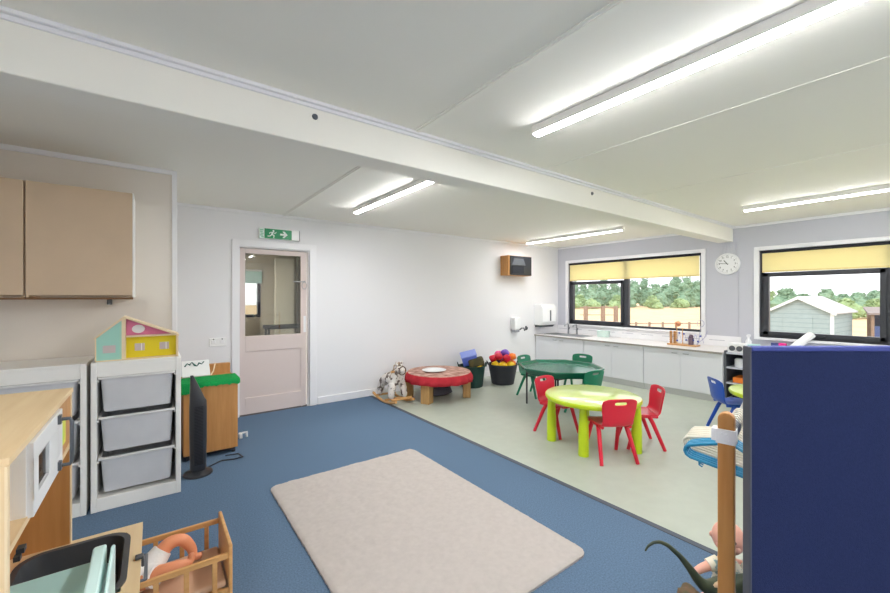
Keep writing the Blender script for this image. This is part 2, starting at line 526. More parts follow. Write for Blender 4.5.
# windows
def window(idx, w, yl, flipz):
    y0, y1, z0, z1 = w
    b = MB()   # white surround
    for a in ((y0 - 0.055, y1 + 0.055, z1, z1 + 0.05), (y0 - 0.055, y0, z0 - 0.03, z1), (y1, y1 + 0.055, z0 - 0.03, z1), (y0, y1, z0 - 0.03, z0)):
        b.box(X1 - 0.025, X1 + 0.01, a[0], a[1], a[2], a[3])
    win = structure(b.build('window_%d' % idx, 'trim', bevel=0.004))
    fx0, fx1 = X1 + 0.03, X1 + 0.09
    b = MB()
    e = 0.035
    b.box(fx0, fx1, y0, y1, z0, z0 + e)
    b.box(fx0, fx1, y0, y1, z1 - e, z1)
    b.box(fx0, fx1, y0, y0 + e, z0 + e, z1 - e)
    b.box(fx0, fx1, y1 - e, y1, z0 + e, z1 - e)
    b.box(fx0, fx1, yl - 0.045, yl + 0.045, z0 + e, z1 - e)
    structure(b.build('window_frame', 'dark', win, bevel=0.005))
    # opening sash on the far (left) side with a transom at its head
    b = MB()
    s0, s1, zt = yl + 0.045, y1 - e, flipz
    for a in ((s0, s1, z0 + e, z0 + e + 0.05), (s0, s1, zt - 0.055, zt), (s0, s0 + 0.05, z0 + e, zt), (s1 - 0.065, s1, z0 + e, zt)):
        b.box(fx0 - 0.02, fx1 - 0.01, a[0], a[1], a[2], a[3])
    structure(b.build('sash', 'dark', win, bevel=0.004))
    structure(bx(fx0 + 0.02, fx0 + 0.028, y0 + e, yl - 0.045, z0 + e, z1 - e).build('window_pane', 'glass', win))
    structure(bx(fx0 + 0.02, fx0 + 0.028, yl + 0.045, y1 - e, z0 + e, z1 - e).build('window_pane', 'glass', win))
    b = bx(fx0 - 0.05, fx0 - 0.02, (s0 + s1) / 2 - 0.06, (s0 + s1) / 2 + 0.06, z0 + e + 0.015, z0 + e + 0.03)
    structure(b.build('window_latch', 'black', win, bevel=0.004))
    structure(bx(X1 - 0.05, X1 + 0.03, y0, y1, z0 - 0.028, z0 - 0.002).build('window_sill', 'trim', win, bevel=0.004))
    return win
window(1, W1, 3.66, 1.705)
window(2, W2, 0.535, 1.735)
def blind(w, zb, label):
    y0, y1, z0, z1 = w
    t = thing('roller_blind', label, 'blind', (X1 + 0.0, (y0 + y1) / 2, zb), 0, 'yellow roller blinds at the windows')
    bx(X1 + 0.006, X1 + 0.008, y0 + 0.03, y1 - 0.03, zb + 0.01, z1 - 0.04).build('blind_fabric', 'blind', t)
    bx(X1 + 0.0, X1 + 0.014, y0 + 0.03, y1 - 0.03, zb, zb + 0.022).build('bottom_bar', 'blindbar', t, bevel=0.003)
    MB().cyl((X1 + 0.008, y0 + 0.02, z1 - 0.025), (X1 + 0.008, y1 - 0.02, z1 - 0.025), 0.02, n=14).build('blind_roller', 'soft', t, smooth=True)
blind(W1, 1.725, 'yellow roller blind half drawn over the window above the sink')
blind(W2, 1.74, 'yellow roller blind on the window that looks onto the shed')

# ------------------------------------------------------------------ lights
def batten(x, y0, y1, label, lamp='lamp'):
    t = thing('batten_light', label, 'light', (x, (y0 + y1) / 2, H), 0, 'strip lights on the ceiling')
    bx(x - 0.03, x + 0.03, y0, y1, H - 0.05, H).build('light_body', 'white', t, bevel=0.004)
    b = MB()
    prof = [(x + 0.029 * math.cos(a), H - 0.05 + 0.010 * math.sin(a)) for a in [PI + k * PI / 10 for k in range(11)]]
    b.prism(prof, 'Y', y0 + 0.012, y1 - 0.012)
    b.build('diffuser', lamp, t)
    for y in (y0, y1 - 0.012):
        b = MB()
        b.prism([(x + 0.030 * math.cos(a), H - 0.05 + 0.011 * math.sin(a)) for a in [PI + k * PI / 10 for k in range(11)]], 'Y', y, y + 0.012)
        b.build('end_cap', 'whitep', t)
batten(1.83, -0.03, 1.56, 'long white strip light in the bay before the beam, over the rug')
batten(5.32, -0.1, 1.53, 'white strip light on the ceiling in front of the clock-side window', 'lampw')
batten(1.86, 2.63, 4.22, 'white strip light on the ceiling in front of the door')
batten(5.42, 2.99, 4.80, 'white strip light over the green tray table and the sink', 'lampw')
# unseen strip lights added behind the camera to brighten the room
batten(-1.1, -1.5, 0.0, 'added unseen strip light behind the photographer over the play corner', 'lampfill')
batten(1.83, -2.2, -0.6, 'added unseen strip light behind the photographer over the carpet')
batten(5.32, -2.2, -0.9, 'added unseen strip light behind the photographer over the vinyl', 'lampw')

# ------------------------------------------------------------------ wall things
t = thing('exit_sign', 'green running-man and arrow exit sign above the door', 'sign', (1.234, Y1, 2.17))
bx(1.0, 1.468, Y1 - 0.045, Y1, 2.108, 2.232).build('sign_box', 'exitw', t, bevel=0.004)
g = bx(1.058, 1.372, Y1 - 0.049, Y1 - 0.045, 2.112, 2.228).build('green_panel', 'exitg', t)
b = MB()
yy = (Y1 - 0.052, Y1 - 0.049)
def poly(pts):
    b.prism([(1.0 + x * 0.001, 2.11 + z * 0.001) for x, z in pts], 'Y', *yy)
# arrow
poly([(235, 48), (300, 48), (300, 70), (235, 70)])
poly([(292, 59), (322, 59), (285, 98), (262, 98)])
poly([(292, 59), (262, 20), (285, 20), (322, 59)])
b.build('arrow', 'exitw', g)
b = MB()
b.cyl((1.158, yy[0], 2.204), (1.158, yy[1], 2.204), 0.011, n=12)
for seg, wd in (((150, 80, 138, 48), 16), ((148, 76, 176, 66), 8), ((176, 66, 190, 80), 8), ((148, 78, 122, 76), 8), ((122, 76, 112, 58), 8), ((139, 50, 166, 42), 11), ((166, 42, 160, 12), 10), ((138, 48, 118, 30), 11), ((118, 30, 92, 28), 9)):
    x0, z0, x1, z1 = seg
    L = math.hypot(x1 - x0, z1 - z0)
    nx, nz = -(z1 - z0) / L * wd / 2, (x1 - x0) / L * wd / 2
    poly([(x0 + nx, z0 + nz), (x1 + nx, z1 + nz), (x1 - nx, z1 - nz), (x0 - nx, z0 - nz)])
b.build('running_man', 'exitw', g)
b = MB()
for q in ((8, 92, 44, 104), (8, 72, 36, 84), (14, 50, 46, 62), (8, 28, 40, 40), (20, 10, 48, 20)):
    poly([(q[0], q[1]), (q[2], q[1]), (q[2], q[3]), (q[0], q[3])])
b.build('side_marks', mat('exit_pale', (140, 200, 172), 0.4), t)
b = bx(1.372, 1.468, Y1 - 0.05, Y1 - 0.045, 2.112, 2.228)
b.build('white_panel', 'whitep', t)
bx(1.462, 1.47, Y1 - 0.053, Y1 - 0.0, 2.108, 2.232).build('end_cap', 'greyh', t)

t = thing('wall_socket', 'white double socket on the wall left of the door', 'socket', (0.575, Y1, 0.89))
bx(0.49, 0.66, Y1 - 0.012, Y1, 0.845, 0.94).build('face_plate', 'whitep', t, bevel=0.004)
for x in (0.532, 0.618):
    bx(x - 0.022, x + 0.022, Y1 - 0.016, Y1 - 0.01, 0.878, 0.916).build('socket_face', 'trim', t, bevel=0.003)
    bx(x - 0.006, x + 0.006, Y1 - 0.019, Y1 - 0.01, 0.92, 0.932).build('switch', 'greyh', t)

t = thing('wall_heater', 'black-fronted wooden box heater high on the back wall', 'heater', (5.33, Y1, 1.97))
bx(5.04, 5.64, 4.90, Y1, 1.795, 2.15).build('cabinet_box', 'orange', t, bevel=0.004)
b = MB()
b.box(5.075, 5.635, 4.885, 4.90, 1.80, 2.145)
b.build('front_panel', 'black', t, bevel=0.003)
b = MB()
b.prism([(5.10, 1.98), (5.46, 1.98), (5.40, 2.10), (5.16, 2.10)], 'Y', 4.872, 4.886)
b.build('vent_hood', 'greyh', t)
bx(5.11, 5.42, 4.876, 4.886, 1.83, 1.96).build('lower_grille', 'soft', t)

t = thing('soap_dispenser', 'white soap dispenser with a grey lever on the back wall', 'dispenser', (5.38, Y1, 0.78))
b = bx(5.30, 5.46, 4.99, Y1, 0.80, 1.03)
b.build('dispenser_body', 'whitep', t, bevel=0.02, seg=3)
b = MB()
b.tube([(5.43, 4.99, 0.80), (5.45, 4.96, 0.83), (5.50, 4.95, 0.83), (5.53, 4.96, 0.78)], 0.012, 8)
b.build('lever', 'greyh', t, smooth=True)
bx(5.32, 5.44, 5.0, 5.08, 0.755, 0.80).build('nozzle', 'steel', t, bevel=0.008)
t = thing('hook', 'small dark hook between the soap and towel dispensers', 'hook', (5.72, Y1, 0.8))
bx(5.70, 5.74, Y1 - 0.012, Y1, 0.77, 0.85).build('back_plate', 'dark', t, bevel=0.003)
MB().tube([(5.72, Y1 - 0.01, 0.80), (5.72, Y1 - 0.04, 0.79), (5.72, Y1 - 0.045, 0.83)], 0.007, 8).build('prong', 'dark', t, smooth=True)
t = thing('towel_dispenser', 'large white paper towel dispenser in the corner by the sink', 'dispenser', (6.2, Y1, 0.82))
b = MB()
b.prism([(Y1, 0.86), (4.92, 0.86), (4.88, 0.93), (4.88, 1.20), (4.93, 1.27), (Y1, 1.27)], 'X', 5.95, 6.36)
b.build('dispenser_body', 'whitep', t, bevel=0.015, seg=3)
bx(6.16, 6.20, 4.874, 4.882, 0.94, 1.15).build('level_slot', 'greyh', t, bevel=0.004)
b = MB()
b.prism([(Y1 - 0.01, 0.82), (4.95, 0.82), (4.91, 0.86), (Y1 - 0.01, 0.86)], 'X', 5.97, 6.34)
b.build('dispenser_mouth', 'greyh', t, bevel=0.004)

# clock
cy_, cz_ = 2.115, 1.885
t = thing('wall_clock', 'round white wall clock between the two windows', 'clock', (X1, cy_, cz_))
b = MB()
b.T = Matrix.Translation((X1, cy_, cz_)) @ Matrix.Rotation(-PI / 2, 4, 'Y')
b.lathe([(0.150, 0.0), (0.158, 0.012), (0.152, 0.034), (0.138, 0.038), (0.132, 0.026)], n=48)
b.build('clock_case', 'whitep', t, smooth=True)
b = MB()
b.T = Matrix.Translation((X1, cy_, cz_)) @ Matrix.Rotation(-PI / 2, 4, 'Y')
b.lathe([(0.133, 0.02), (0.133, 0.028)], n=48)
face = b.build('clock_face', 'whitep', t)
b = MB()
for k in range(60):
    a = k * PI / 30
    r0 = 0.118 if k % 5 == 0 else 0.124
    T = Matrix.Translation((X1 - 0.0285, cy_ , cz_)) @ Matrix.Rotation(a, 4, 'X')
    b.T = T
    b.box(-0.001, 0.0008, -0.0022 if k % 5 == 0 else -0.0008, 0.0022 if k % 5 == 0 else 0.0008, r0, 0.129)
b.build('minute_marks', 'num', face)
deps = bpy.context.evaluated_depsgraph_get()
b = MB()
for k in range(1, 13):
    cu = bpy.data.curves.new('numeral', 'FONT')
    cu.body = str(k)
    cu.size = 0.036
    cu.align_x = 'CENTER'
    cu.align_y = 'CENTER'
    cu.extrude = 0.0006
    ob = bpy.data.objects.new('numeral', cu)
    col.objects.link(ob)
    bpy.context.view_layer.update()
    me = ob.evaluated_get(bpy.context.evaluated_depsgraph_get()).to_mesh()
    a = k * PI / 6
    # seen from the room (looking along +x) screen right is -y
    ctr = Vector((X1 - 0.029, cy_ - 0.100 * math.sin(a), cz_ + 0.100 * math.cos(a)))
    T = Matrix.Translation(ctr) @ Matrix(((0, 0, -1, 0), (-1, 0, 0, 0), (0, 1, 0, 0), (0, 0, 0, 1)))
    base_i = [b.bm.verts.new(T @ v.co) for v in me.vertices]
    for p in me.polygons:
        try:
            b.bm.faces.new([base_i[i] for i in p.vertices])
        except ValueError:
            pass
    ob.evaluated_get(bpy.context.evaluated_depsgraph_get()).to_mesh_clear()
    bpy.data.objects.remove(ob)
    bpy.data.curves.remove(cu)
b.build('numerals', 'num', face)
def hand(name, ang, L, wd):
    b = MB()
    b.T = Matrix.Translation((X1 - 0.032, cy_, cz_)) @ Matrix.Rotation(ang, 4, 'X')
    b.box(-0.001, 0.001, -wd, wd, -0.016, L)
    b.build(name, 'num', t)
hand('hour_hand', 2 * PI * (10.75 / 12), 0.066, 0.0045)
hand('minute_hand', 2 * PI * (46 / 60), 0.104, 0.003)

# ------------------------------------------------------------------ wall cupboards over the storage
for i, (x0, x1, lab) in enumerate(((-0.652, -0.123, 'cream wall cupboard at the end of the row, over the dollhouse'), (-1.185, -0.656, 'cream wall cupboard next in from the end one'))):
    t = thing('wall_cupboard', lab, 'cupboard', ((x0 + x1) / 2, AY, 1.4), 0, 'cream wall cupboards')
    b = MB()
    b.box(x0, x0 + 0.016, 3.552, AY, 1.40, 2.133)
    b.box(x1 - 0.016, x1, 3.552, AY, 1.40, 2.133)
    b.box(x0 + 0.016, x1 - 0.016, 3.552, AY, 2.117, 2.133)
    b.box(x0 + 0.016, x1 - 0.016, 3.57, AY, 1.405, 1.421)
    b.box(x0 + 0.016, x1 - 0.016, AY - 0.01, AY, 1.421, 2.117)
    b.build('carcass', 'cream', t)
    bx(x0, x1, 3.552, 3.575, 1.385, 1.40).build('bottom_rail', 'creamd', t)
    bx(x0 + 0.002, x1 - 0.003 , 3.531, 3.551, 1.413, 2.133).build('door', 'cream', t, bevel=0.002)
    if i == 0:
        bx(x1 - 0.0025, x1 + 0.004, 3.531, AY, 1.40, 2.135).build('end_panel', 'white', t)
t = thing('cup_hook', 'small grey fitting on the wall under the end cupboard', 'hook', (-0.27, AY, 1.36))
bx(-0.285, -0.255, AY - 0.02, AY, 1.345, 1.385).build('fitting', 'greyh', t, bevel=0.004)

# ------------------------------------------------------------------ tray storage units
def trofast(x0, x1, label):
    yf, yb, zt = 3.39, 3.835, 0.973
    xc = (x0 + x1) / 2
    t = thing('storage_unit', label, 'storage unit', (xc, yf, 0), 0, 'white storage units with pull-out trays')
    for a in (x0, x1 - 0.03):
        b = bx(a, a + 0.03, yf, yb, 0, zt)
        b.build('side_panel', 'white', t, bevel=0.003)
    bx(x0 + 0.03, x1 - 0.03, yf + 0.004, yb, zt - 0.02, zt).build('top_panel', 'white', t, bevel=0.003)
    bx(x0 + 0.03, x1 - 0.03, yf + 0.004, yf + 0.024, zt - 0.095, zt - 0.02).build('top_rail', 'white', t, bevel=0.002)
    bx(x0 + 0.03, x1 - 0.03, yf + 0.004, yf + 0.024, 0.0, 0.085).build('plinth', 'white', t, bevel=0.002)
    bx(x0 + 0.03, x1 - 0.03, yf + 0.024, yb, 0.06, 0.078).build('bottom_panel', 'white', t)
    bx(x0 + 0.03, x1 - 0.03, yb - 0.008, yb, 0.08, zt - 0.02).build('back_panel', mat('unit_back', (150, 138, 124), 0.7), t)
    for zr in (0.876, 0.612, 0.345):
        for a in (x0 + 0.03, x1 - 0.04):
            bx(a, a + 0.01, yf + 0.01, yb - 0.02, zr - 0.03, zr - 0.018).build('runner', 'white', t)
    return t
def tray(x0, x1, zr, label, hgt=0.235):
    yf, yb = 3.392, 3.80
    xc = (x0 + x1) / 2
    a, c = x0 + 0.046, x1 - 0.046
    t = thing('storage_tray', label, 'tray', (xc, yf, zr - hgt), 0, 'translucent grey trays in the storage units')
    def ring(x0, x1, y0, y1, z, r):
        pts = []
        for cx, cy, st in ((x1 - r, y1 - r, 0), (x0 + r, y1 - r, 1), (x0 + r, y0 + r, 2), (x1 - r, y0 + r, 3)):
            for k in range(5):
                an = st * PI / 2 + k * PI / 8
                pts.append((cx + r * math.cos(an), cy + r * math.sin(an), z))
        return pts
    z0, z1 = zr - hgt, zr - 0.012
    rr = [ring(a + 0.014, c - 0.014, yf + 0.03, yb - 0.03, z0, 0.03), ring(a, c, yf + 0.012, yb, z1, 0.035),
          ring(a + 0.004, c - 0.004, yf + 0.016, yb - 0.004, z1, 0.033), ring(a + 0.018, c - 0.018, yf + 0.034, yb - 0.034, z0 + 0.004, 0.028)]
    b = MB()
    b.rings(rr, cap=True)
    b.build('tray_body', 'tray', t, smooth=True)
    b = MB()
    o1, i1 = (x0 + 0.034, x1 - 0.034, yf - 0.004, yb + 0.008), (a + 0.004, c - 0.004, yf + 0.016, yb - 0.004)
    b.rings([ring(*o1, z1 - 0.004, 0.02), ring(*o1, zr, 0.02), ring(*i1, zr, 0.03), ring(*i1, z1 - 0.004, 0.03)], cap=False, closed=True)
    b.build('tray_rim', 'trayr', t, bevel=0.003, smooth=True)
    return t
UR = (-0.332, 0.152)
UL = (-0.85, -0.352)
trofast(*UR, 'white storage unit holding three grey trays, under the dollhouse')
trofast(*UL, 'white storage unit half hidden behind the play kitchen')
for z, n in ((0.876, 'top'), (0.612, 'middle'), (0.345, 'bottom')):
    tray(*UR, z, 'translucent grey tray, %s one in the unit under the dollhouse' % n)
    tray(*UL, z, 'grey tray, %s one in the unit behind the play kitchen' % n)
# dark-brown flat box lying on top of the tray
t = tag(bx(-0.17, 0.02, 3.50, 3.66, 0.866, 0.884).build('book', mat('brown_book', (128, 92, 30), 0.6), base=(-0.07, 3.58, 0.868), bevel=0.003), 'brown book lying across the top grey tray', 'book')

# dollhouse
t = thing('dollhouse', 'wooden dollhouse with teal, pink and yellow rooms on the storage unit', 'dollhouse', (-0.09, 3.5, 0.973))
yf, yb, zb = 3.43, 3.62, 0.973
def hprism(pts, y0, y1):
    return MB().prism([(p[0], p[1] + zb) for p in pts], 'Y', y0, y1)
wl, wm, wr = -0.316, -0.166, 0.138
zr_, ze = 0.290, 0.158
hprism([(wl + 0.006, 0.008), (wm - 0.012, 0.008), (wm - 0.012, zr_ - 0.02), (wl + 0.006, ze - 0.006)], yf + 0.004, yf + 0.012).build('wing_front', 'houset', t)
b = MB()
b.box(wl, wl + 0.008, yf, yb, zb, zb + ze)
b.box(wm - 0.014, wm + 0.008, yf, yb, zb, zb + zr_)
b.box(wr - 0.012, wr, yf, yb, zb, zb + ze + 0.005)
b.box(wl, wr, yf, yb, zb, zb + 0.008)
b.box(wm, wr, yf, yb, zb + ze - 0.004, zb + ze + 0.006)
b.build('house_frame', 'edge', t)
b = hprism([(wl - 0.004, ze), (wm - 0.002, zr_ + 0.008), (wm - 0.002, zr_ - 0.004), (wl - 0.004, ze - 0.012)], yf - 0.002, yb)
b.build('roof', 'edge', t)
b = hprism([(wr + 0.004, ze + 0.002), (wm - 0.004, zr_ + 0.008), (wm - 0.004, zr_ - 0.004), (wr + 0.004, ze - 0.010)], yf - 0.002, yb)
b.build('roof', 'edge', t)
hprism([(wm + 0.008, ze + 0.006), (wr - 0.012, ze + 0.004), (wm + 0.008, zr_ - 0.010)], yf + 0.05, yf + 0.06).build('attic_wall', 'housep', t)
bx(wm + 0.008, wr - 0.012, yf + 0.05, yf + 0.06, zb + 0.008, zb + ze - 0.004).build('room_wall', 'housey', t)
bx(wl + 0.04, wl + 0.105, yf + 0.0, yf + 0.005, zb + 0.055, zb + 0.105).build('window', 'houseg', t)
for x in (wm + 0.055, wm + 0.195):
    f = bx(x, x + 0.055, yf + 0.044, yf + 0.05, zb + 0.055, zb + 0.105).build('window', 'houseg', t)
    bx(x + 0.035, x + 0.04, yf + 0.042, yf + 0.044, zb + 0.055, zb + 0.105).build('window_bar', 'white', f)
MB().lathe([(0.036, 0), (0.036, 0.006)], n=24).build('attic_window', 'whitep', t, world=False)
aw = t.children[-1] if t.children[-1].name.startswith('attic_window') else [c for c in t.children if c.name.startswith('attic_window')][0]
aw.rotation_euler = (PI / 2, 0, 0)
aw.location = (wm + 0.075 + 0.09, yf + 0.05 - 3.5, ze + 0.048)
aw.scale = (1, 0.8, 1)
bx(wl, wr, yb - 0.006, yb, zb, zb + ze).build('back_board', 'edge', t)

# ------------------------------------------------------------------ low wooden cabinet by the door
t = thing('wooden_cabinet', 'low beech cabinet on dark castors beside the door', 'cabinet', (0.41, 4.2, 0))
bx(0.195, 0.607, 3.972, 4.42, 0.045, 0.655).build('carcass', 'orange', t, bevel=0.004)
bx(0.215, 0.585, 4.0, 4.40, 0.02, 0.045).build('base_frame', 'black', t)
for x in (0.23, 0.575):
    for y in (4.0, 4.39):
        MB().cyl((x - 0.012, y, 0.02), (x + 0.012, y, 0.02), 0.02, n=14).build('castor', 'black', t)
bx(0.36, 0.60, 4.37, 4.42, 0.655, 0.755).build('back_rail', 'orange', t, bevel=0.003)
t = thing('grass_mat', 'bright green grass mat hanging over the front of the beech cabinet', 'mat', (0.41, 4.1, 0.655))
bm_ = MB()
prof = [(4.24, 0.663), (4.0, 0.663), (3.962, 0.661), (3.956, 0.648)]
n = 26
random.seed(3)
rows = []
for y, z in prof:
    rows.append([bm_._v((0.178 + 0.445 * i / n, y, z)) for i in range(n + 1)])
low = [bm_._v((0.178 + 0.445 * i / n, 3.954, (0.578 if i < 7 else 0.625) + random.uniform(-0.008, 0.008))) for i in range(n + 1)]
rows.append(low)
for a, c in zip(rows, rows[1:]):
    for i in range(n):
        bm_.bm.faces.new([a[i], a[i + 1], c[i + 1], c[i]])
bm_.build('mat_sheet', 'matg', t, solid=0.012)
t = thing('paper_tray', 'white tray of papers with green print on the beech cabinet', 'tray', (0.3, 4.3, 0.655))
b = MB()
b.prism([(4.26, 0.66), (4.40, 0.78), (4.40, 0.80), (4.25, 0.675)], 'X', 0.2, 0.42)
b.build('paper_stack', 'whitep', t, bevel=0.003)
b = MB()
b.tube([(0.225 + 0.019 * k, 4.25 + 0.15 * u, 0.680 + 0.125 * u) for k, u in enumerate((0.62, 0.80, 0.70, 0.86, 0.66, 0.60, 0.78, 0.70, 0.84))], [0.006, 0.004, 0.008, 0.004, 0.009, 0.004, 0.008, 0.004, 0.006], 6)
b.build('printed_marks', mat('green_print', (20, 92, 84), 0.6), t)
b = MB()
b.tube([(0.425, 4.27, 0.668), (0.45, 4.31, 0.70), (0.47, 4.36, 0.765)], 0.006, 8)
tag(b.build('wooden_stick', 'edge', base=(0.425, 4.27, 0.662)), 'pale stick leaning beside the white paper tray', 'stick')

# slim black tower
fx, fy = 0.277, 3.655
t = thing('tower_fan', 'slim black tower fan with slanted top on a round base', 'fan', (fx, fy, 0))
MB().lathe([(0.098, 0), (0.102, 0.006), (0.098, 0.016), (0.06, 0.03), (0.05, 0.035)], (fx, fy, 0), 32).build('base', 'black', t, smooth=True)
b = MB()
rr = []
for z, r in ((0.03, 0.052), (0.06, 0.056), (0.3, 0.060), (0.52, 0.060), (0.58, 0.058)):
    rr.append([(fx + r * math.cos(2 * PI * j / 24), fy + r * 0.85 * math.sin(2 * PI * j / 24), z) for j in range(24)])
for k in range(1, 7):
    u = k / 6.0
    cx = fx - 0.042 * u
    r = 0.058 * (1 - u) + 0.010 * u
    rr.append([(cx + r * math.cos(2 * PI * j / 24), fy + r * 0.85 * math.sin(2 * PI * j / 24), 0.58 + 0.205 * u ** 0.9 + 0.02 * (1 - u) * (-math.cos(2 * PI * j / 24))) for j in range(24)])
b.rings(rr)
b.build('fan_body', 'black', t, smooth=True)
b = MB()
for k in range(40):
    z = 0.09 + k * 0.0115
    b.box(fx - 0.03, fx + 0.03, fy - 0.056, fy - 0.040, z, z + 0.005)
b.build('air_grille', 'soft', t)
t = tag(MB().tube([(fx + 0.05, fy + 0.06, 0.008), (0.38, 3.76, 0.006), (0.46, 3.82, 0.006), (0.55, 3.79, 0.006), (0.62, 3.80, 0.006), (0.60, 3.9, 0.006), (0.5, 3.92, 0.006)], 0.005, 8).build('power_cord', 'black', base=(fx, fy, 0.001), smooth=True), 'black cord lying on the carpet behind the tower fan', 'cord')
t = thing('plug', 'small white plug on the carpet right of the beech cabinet', 'plug', (0.70, 4.35, 0))
b = MB()
b.box(0.672, 0.70, 4.31, 4.36, 0.0, 0.05)
b.box(0.70, 0.75, 4.33, 4.35, 0.04, 0.054)
b.box(0.735, 0.752, 4.33, 4.35, 0.0, 0.054)
b.build('plug_body', 'whitep', t, bevel=0.004)

# ------------------------------------------------------------------ play kitchen
KX0, KX1, KXU, KY0, KY1 = -0.435, -0.035, -0.228, 1.105, 1.838
t = thing('play_kitchen', 'wooden play kitchen with white oven and dark sink basin', 'play kitchen', (-0.235, 1.47, 0))
kit = t
bx(KX0, KXU + 0.004, KY0, KY1, 1.075, 1.091).build('top_shelf', 'pale', t, bevel=0.002)
bx(KX0, KXU, KY0, KY0 + 0.015, 0.565, 1.075).build('side_panel', 'palez', t)
bx(KX0, KXU, KY1 - 0.015, KY1, 0.565, 1.075).build('side_panel', 'orange', t)
bx(KXU - 0.003, KXU + 0.001, KY1 - 0.0155, KY1 + 0.0005, 0.565, 1.0745).build('edge_band', 'edge', t)
bx(KXU - 0.003, KXU + 0.001, KY0 - 0.0005, KY0 + 0.0155, 0.565, 1.0745).build('edge_band', 'edge', t)
bx(KX0, KXU, KY0 + 0.015, KY1 - 0.015, 0.895, 0.91).build('shelf', 'pale', t)
bx(KX0, KXU - 0.002, 1.255, 1.27, 0.91, 1.075).build('divider', 'white', t)
bx(KX0, KX0 + 0.006, KY0 + 0.015, KY1 - 0.015, 0.565, 0.895).build('back_panel', 'orange', t)
# oven door with its window and bar handle
od0, od1, oz0, oz1 = 1.258, 1.60, 0.905, 1.073
b = MB()
wy0, wy1, wz0, wz1 = 1.305, 1.425, 0.945, 1.03
b.box(KXU - 0.004, KXU + 0.010, od0, od1, oz0, wz0)
b.box(KXU - 0.004, KXU + 0.010, od0, od1, wz1, oz1)
b.box(KXU - 0.004, KXU + 0.010, od0, wy0, wz0, wz1)
b.box(KXU - 0.004, KXU + 0.010, wy1, od1, wz0, wz1)
od = b.build('oven_door', 'whitep', t, bevel=0.002)
bx(KXU - 0.002, KXU + 0.002, wy0, wy1, wz0, wz1).build('oven_pane', glass('oven_glass', (205, 205, 205), 0.1), od)
b = MB()
hy = 1.535
b.tube([(KXU + 0.01, hy, 0.925), (KXU + 0.034, hy, 0.925), (KXU + 0.038, hy, 0.935), (KXU + 0.038, hy, 1.045), (KXU + 0.034, hy, 1.055), (KXU + 0.01, hy, 1.055)], 0.005, 8)
b.build('oven_handle', 'greyh', od, smooth=True)
for z in (0.925, 1.055):
    MB().obox((KXU + 0.013, hy, z), (0.008, 0.02, 0.024)).build('handle_plate', 'greyh', od)
b = bx(KXU - 0.002, KXU + 0.002, 1.64, 1.71, 0.945, 1.02)
bx(KXU - 0.006, KXU - 0.002, od1 + 0.003, KY1 - 0.0155, 0.912, 1.0745).build('interior_sheet', 'orange', t)  # added orange sheet standing in for the dark interior beside the oven
b.build('oven_sticker', mat('sticker', (190, 225, 70), 0.5, c2=(240, 225, 90), scale=20), t)
# counter with cut-out for the basin
sy0, sy1, sx0, sx1 = 1.44, 1.79, -0.335, -0.078
b = MB()
b.box(KX0, sx0, KY0, KY1, 0.545, 0.565)
b.box(sx1, KX1, KY0, KY1, 0.545, 0.565)
b.box(sx0, sx1, KY0, sy0, 0.545, 0.565)
b.box(sx0, sx1, sy1, KY1, 0.545, 0.565)
b.build('counter', 'pale', t)
def rrect(x0, x1, y0, y1, z, r, k=6):
    pts = []
    for cx, cy, st in ((x1 - r, y1 - r, 0), (x0 + r, y1 - r, 1), (x0 + r, y0 + r, 2), (x1 - r, y0 + r, 3)):
        for i in range(k + 1):
            an = st * PI / 2 + i * PI / 2 / k
            pts.append((cx + r * math.cos(an), cy + r * math.sin(an), z))
    return pts
b = MB()
q = 0.012
b.rings([rrect(sx0 - q, sx1 + q, sy0 - q, sy1 + q, 0.5655, 0.07), rrect(sx0 - q, sx1 + q, sy0 - q, sy1 + q, 0.571, 0.07),
         rrect(sx0 + 0.004, sx1 - 0.004, sy0 + 0.004, sy1 - 0.004, 0.571, 0.06), rrect(sx0 + 0.022, sx1 - 0.022, sy0 + 0.022, sy1 - 0.022, 0.455, 0.05)], cap=False)
f = b.bm.faces.new([b._v(p) for p in rrect(sx0 + 0.022, sx1 - 0.022, sy0 + 0.022, sy1 - 0.022, 0.455, 0.05)])
b.build('basin', 'basin', t, smooth=True)
b = MB()
for y in (KY0, KY1 - 0.015):
    b.box(KX0, KX1 - 0.01, y, y + 0.015, 0, 0.545)
b.box(KX0, KX1 - 0.01, KY0 + 0.015, KY1 - 0.015, 0.03, 0.045)
b.box(KX0, KX0 + 0.006, KY0 + 0.015, KY1 - 0.015, 0.045, 0.545)
b.build('base_carcass', 'white', t)
for y0, y1 in ((KY0 + 0.018, 1.468), (1.472, KY1 - 0.018)):
    d = bx(KX1 - 0.025, KX1 - 0.010, y0, y1, 0.05, 0.54).build('door', 'whitep', t, bevel=0.002)
    b = MB()
    b.tube([(KX1 - 0.01, y0 + 0.1, 0.50), (KX1 + 0.012, y0 + 0.1, 0.50), (KX1 + 0.012, y1 - 0.1, 0.50), (KX1 - 0.01, y1 - 0.1, 0.50)], 0.005, 8)
    b.build('handle', 'greyh', d, smooth=True)
b = bx(KXU + 0.0, KXU + 0.012, 1.165, 1.185, 0.873, 0.883)
b.box(KXU - 0.004, KXU + 0.006, 1.165, 1.18, 0.858, 0.868)
b.build('hook', 'black', t)
# dark clip on the counter edge
t = thing('clip', 'small grey clip on the play kitchen counter edge by the doll', 'clip', (-0.03, 1.57, 0.55))
b = MB()
b.box(-0.05, -0.028, 1.575, 1.60, 0.566, 0.574)
b.box(-0.034, -0.026, 1.575, 1.60, 0.54, 0.566)
b.build('clip_body', 'basin', t, bevel=0.003)
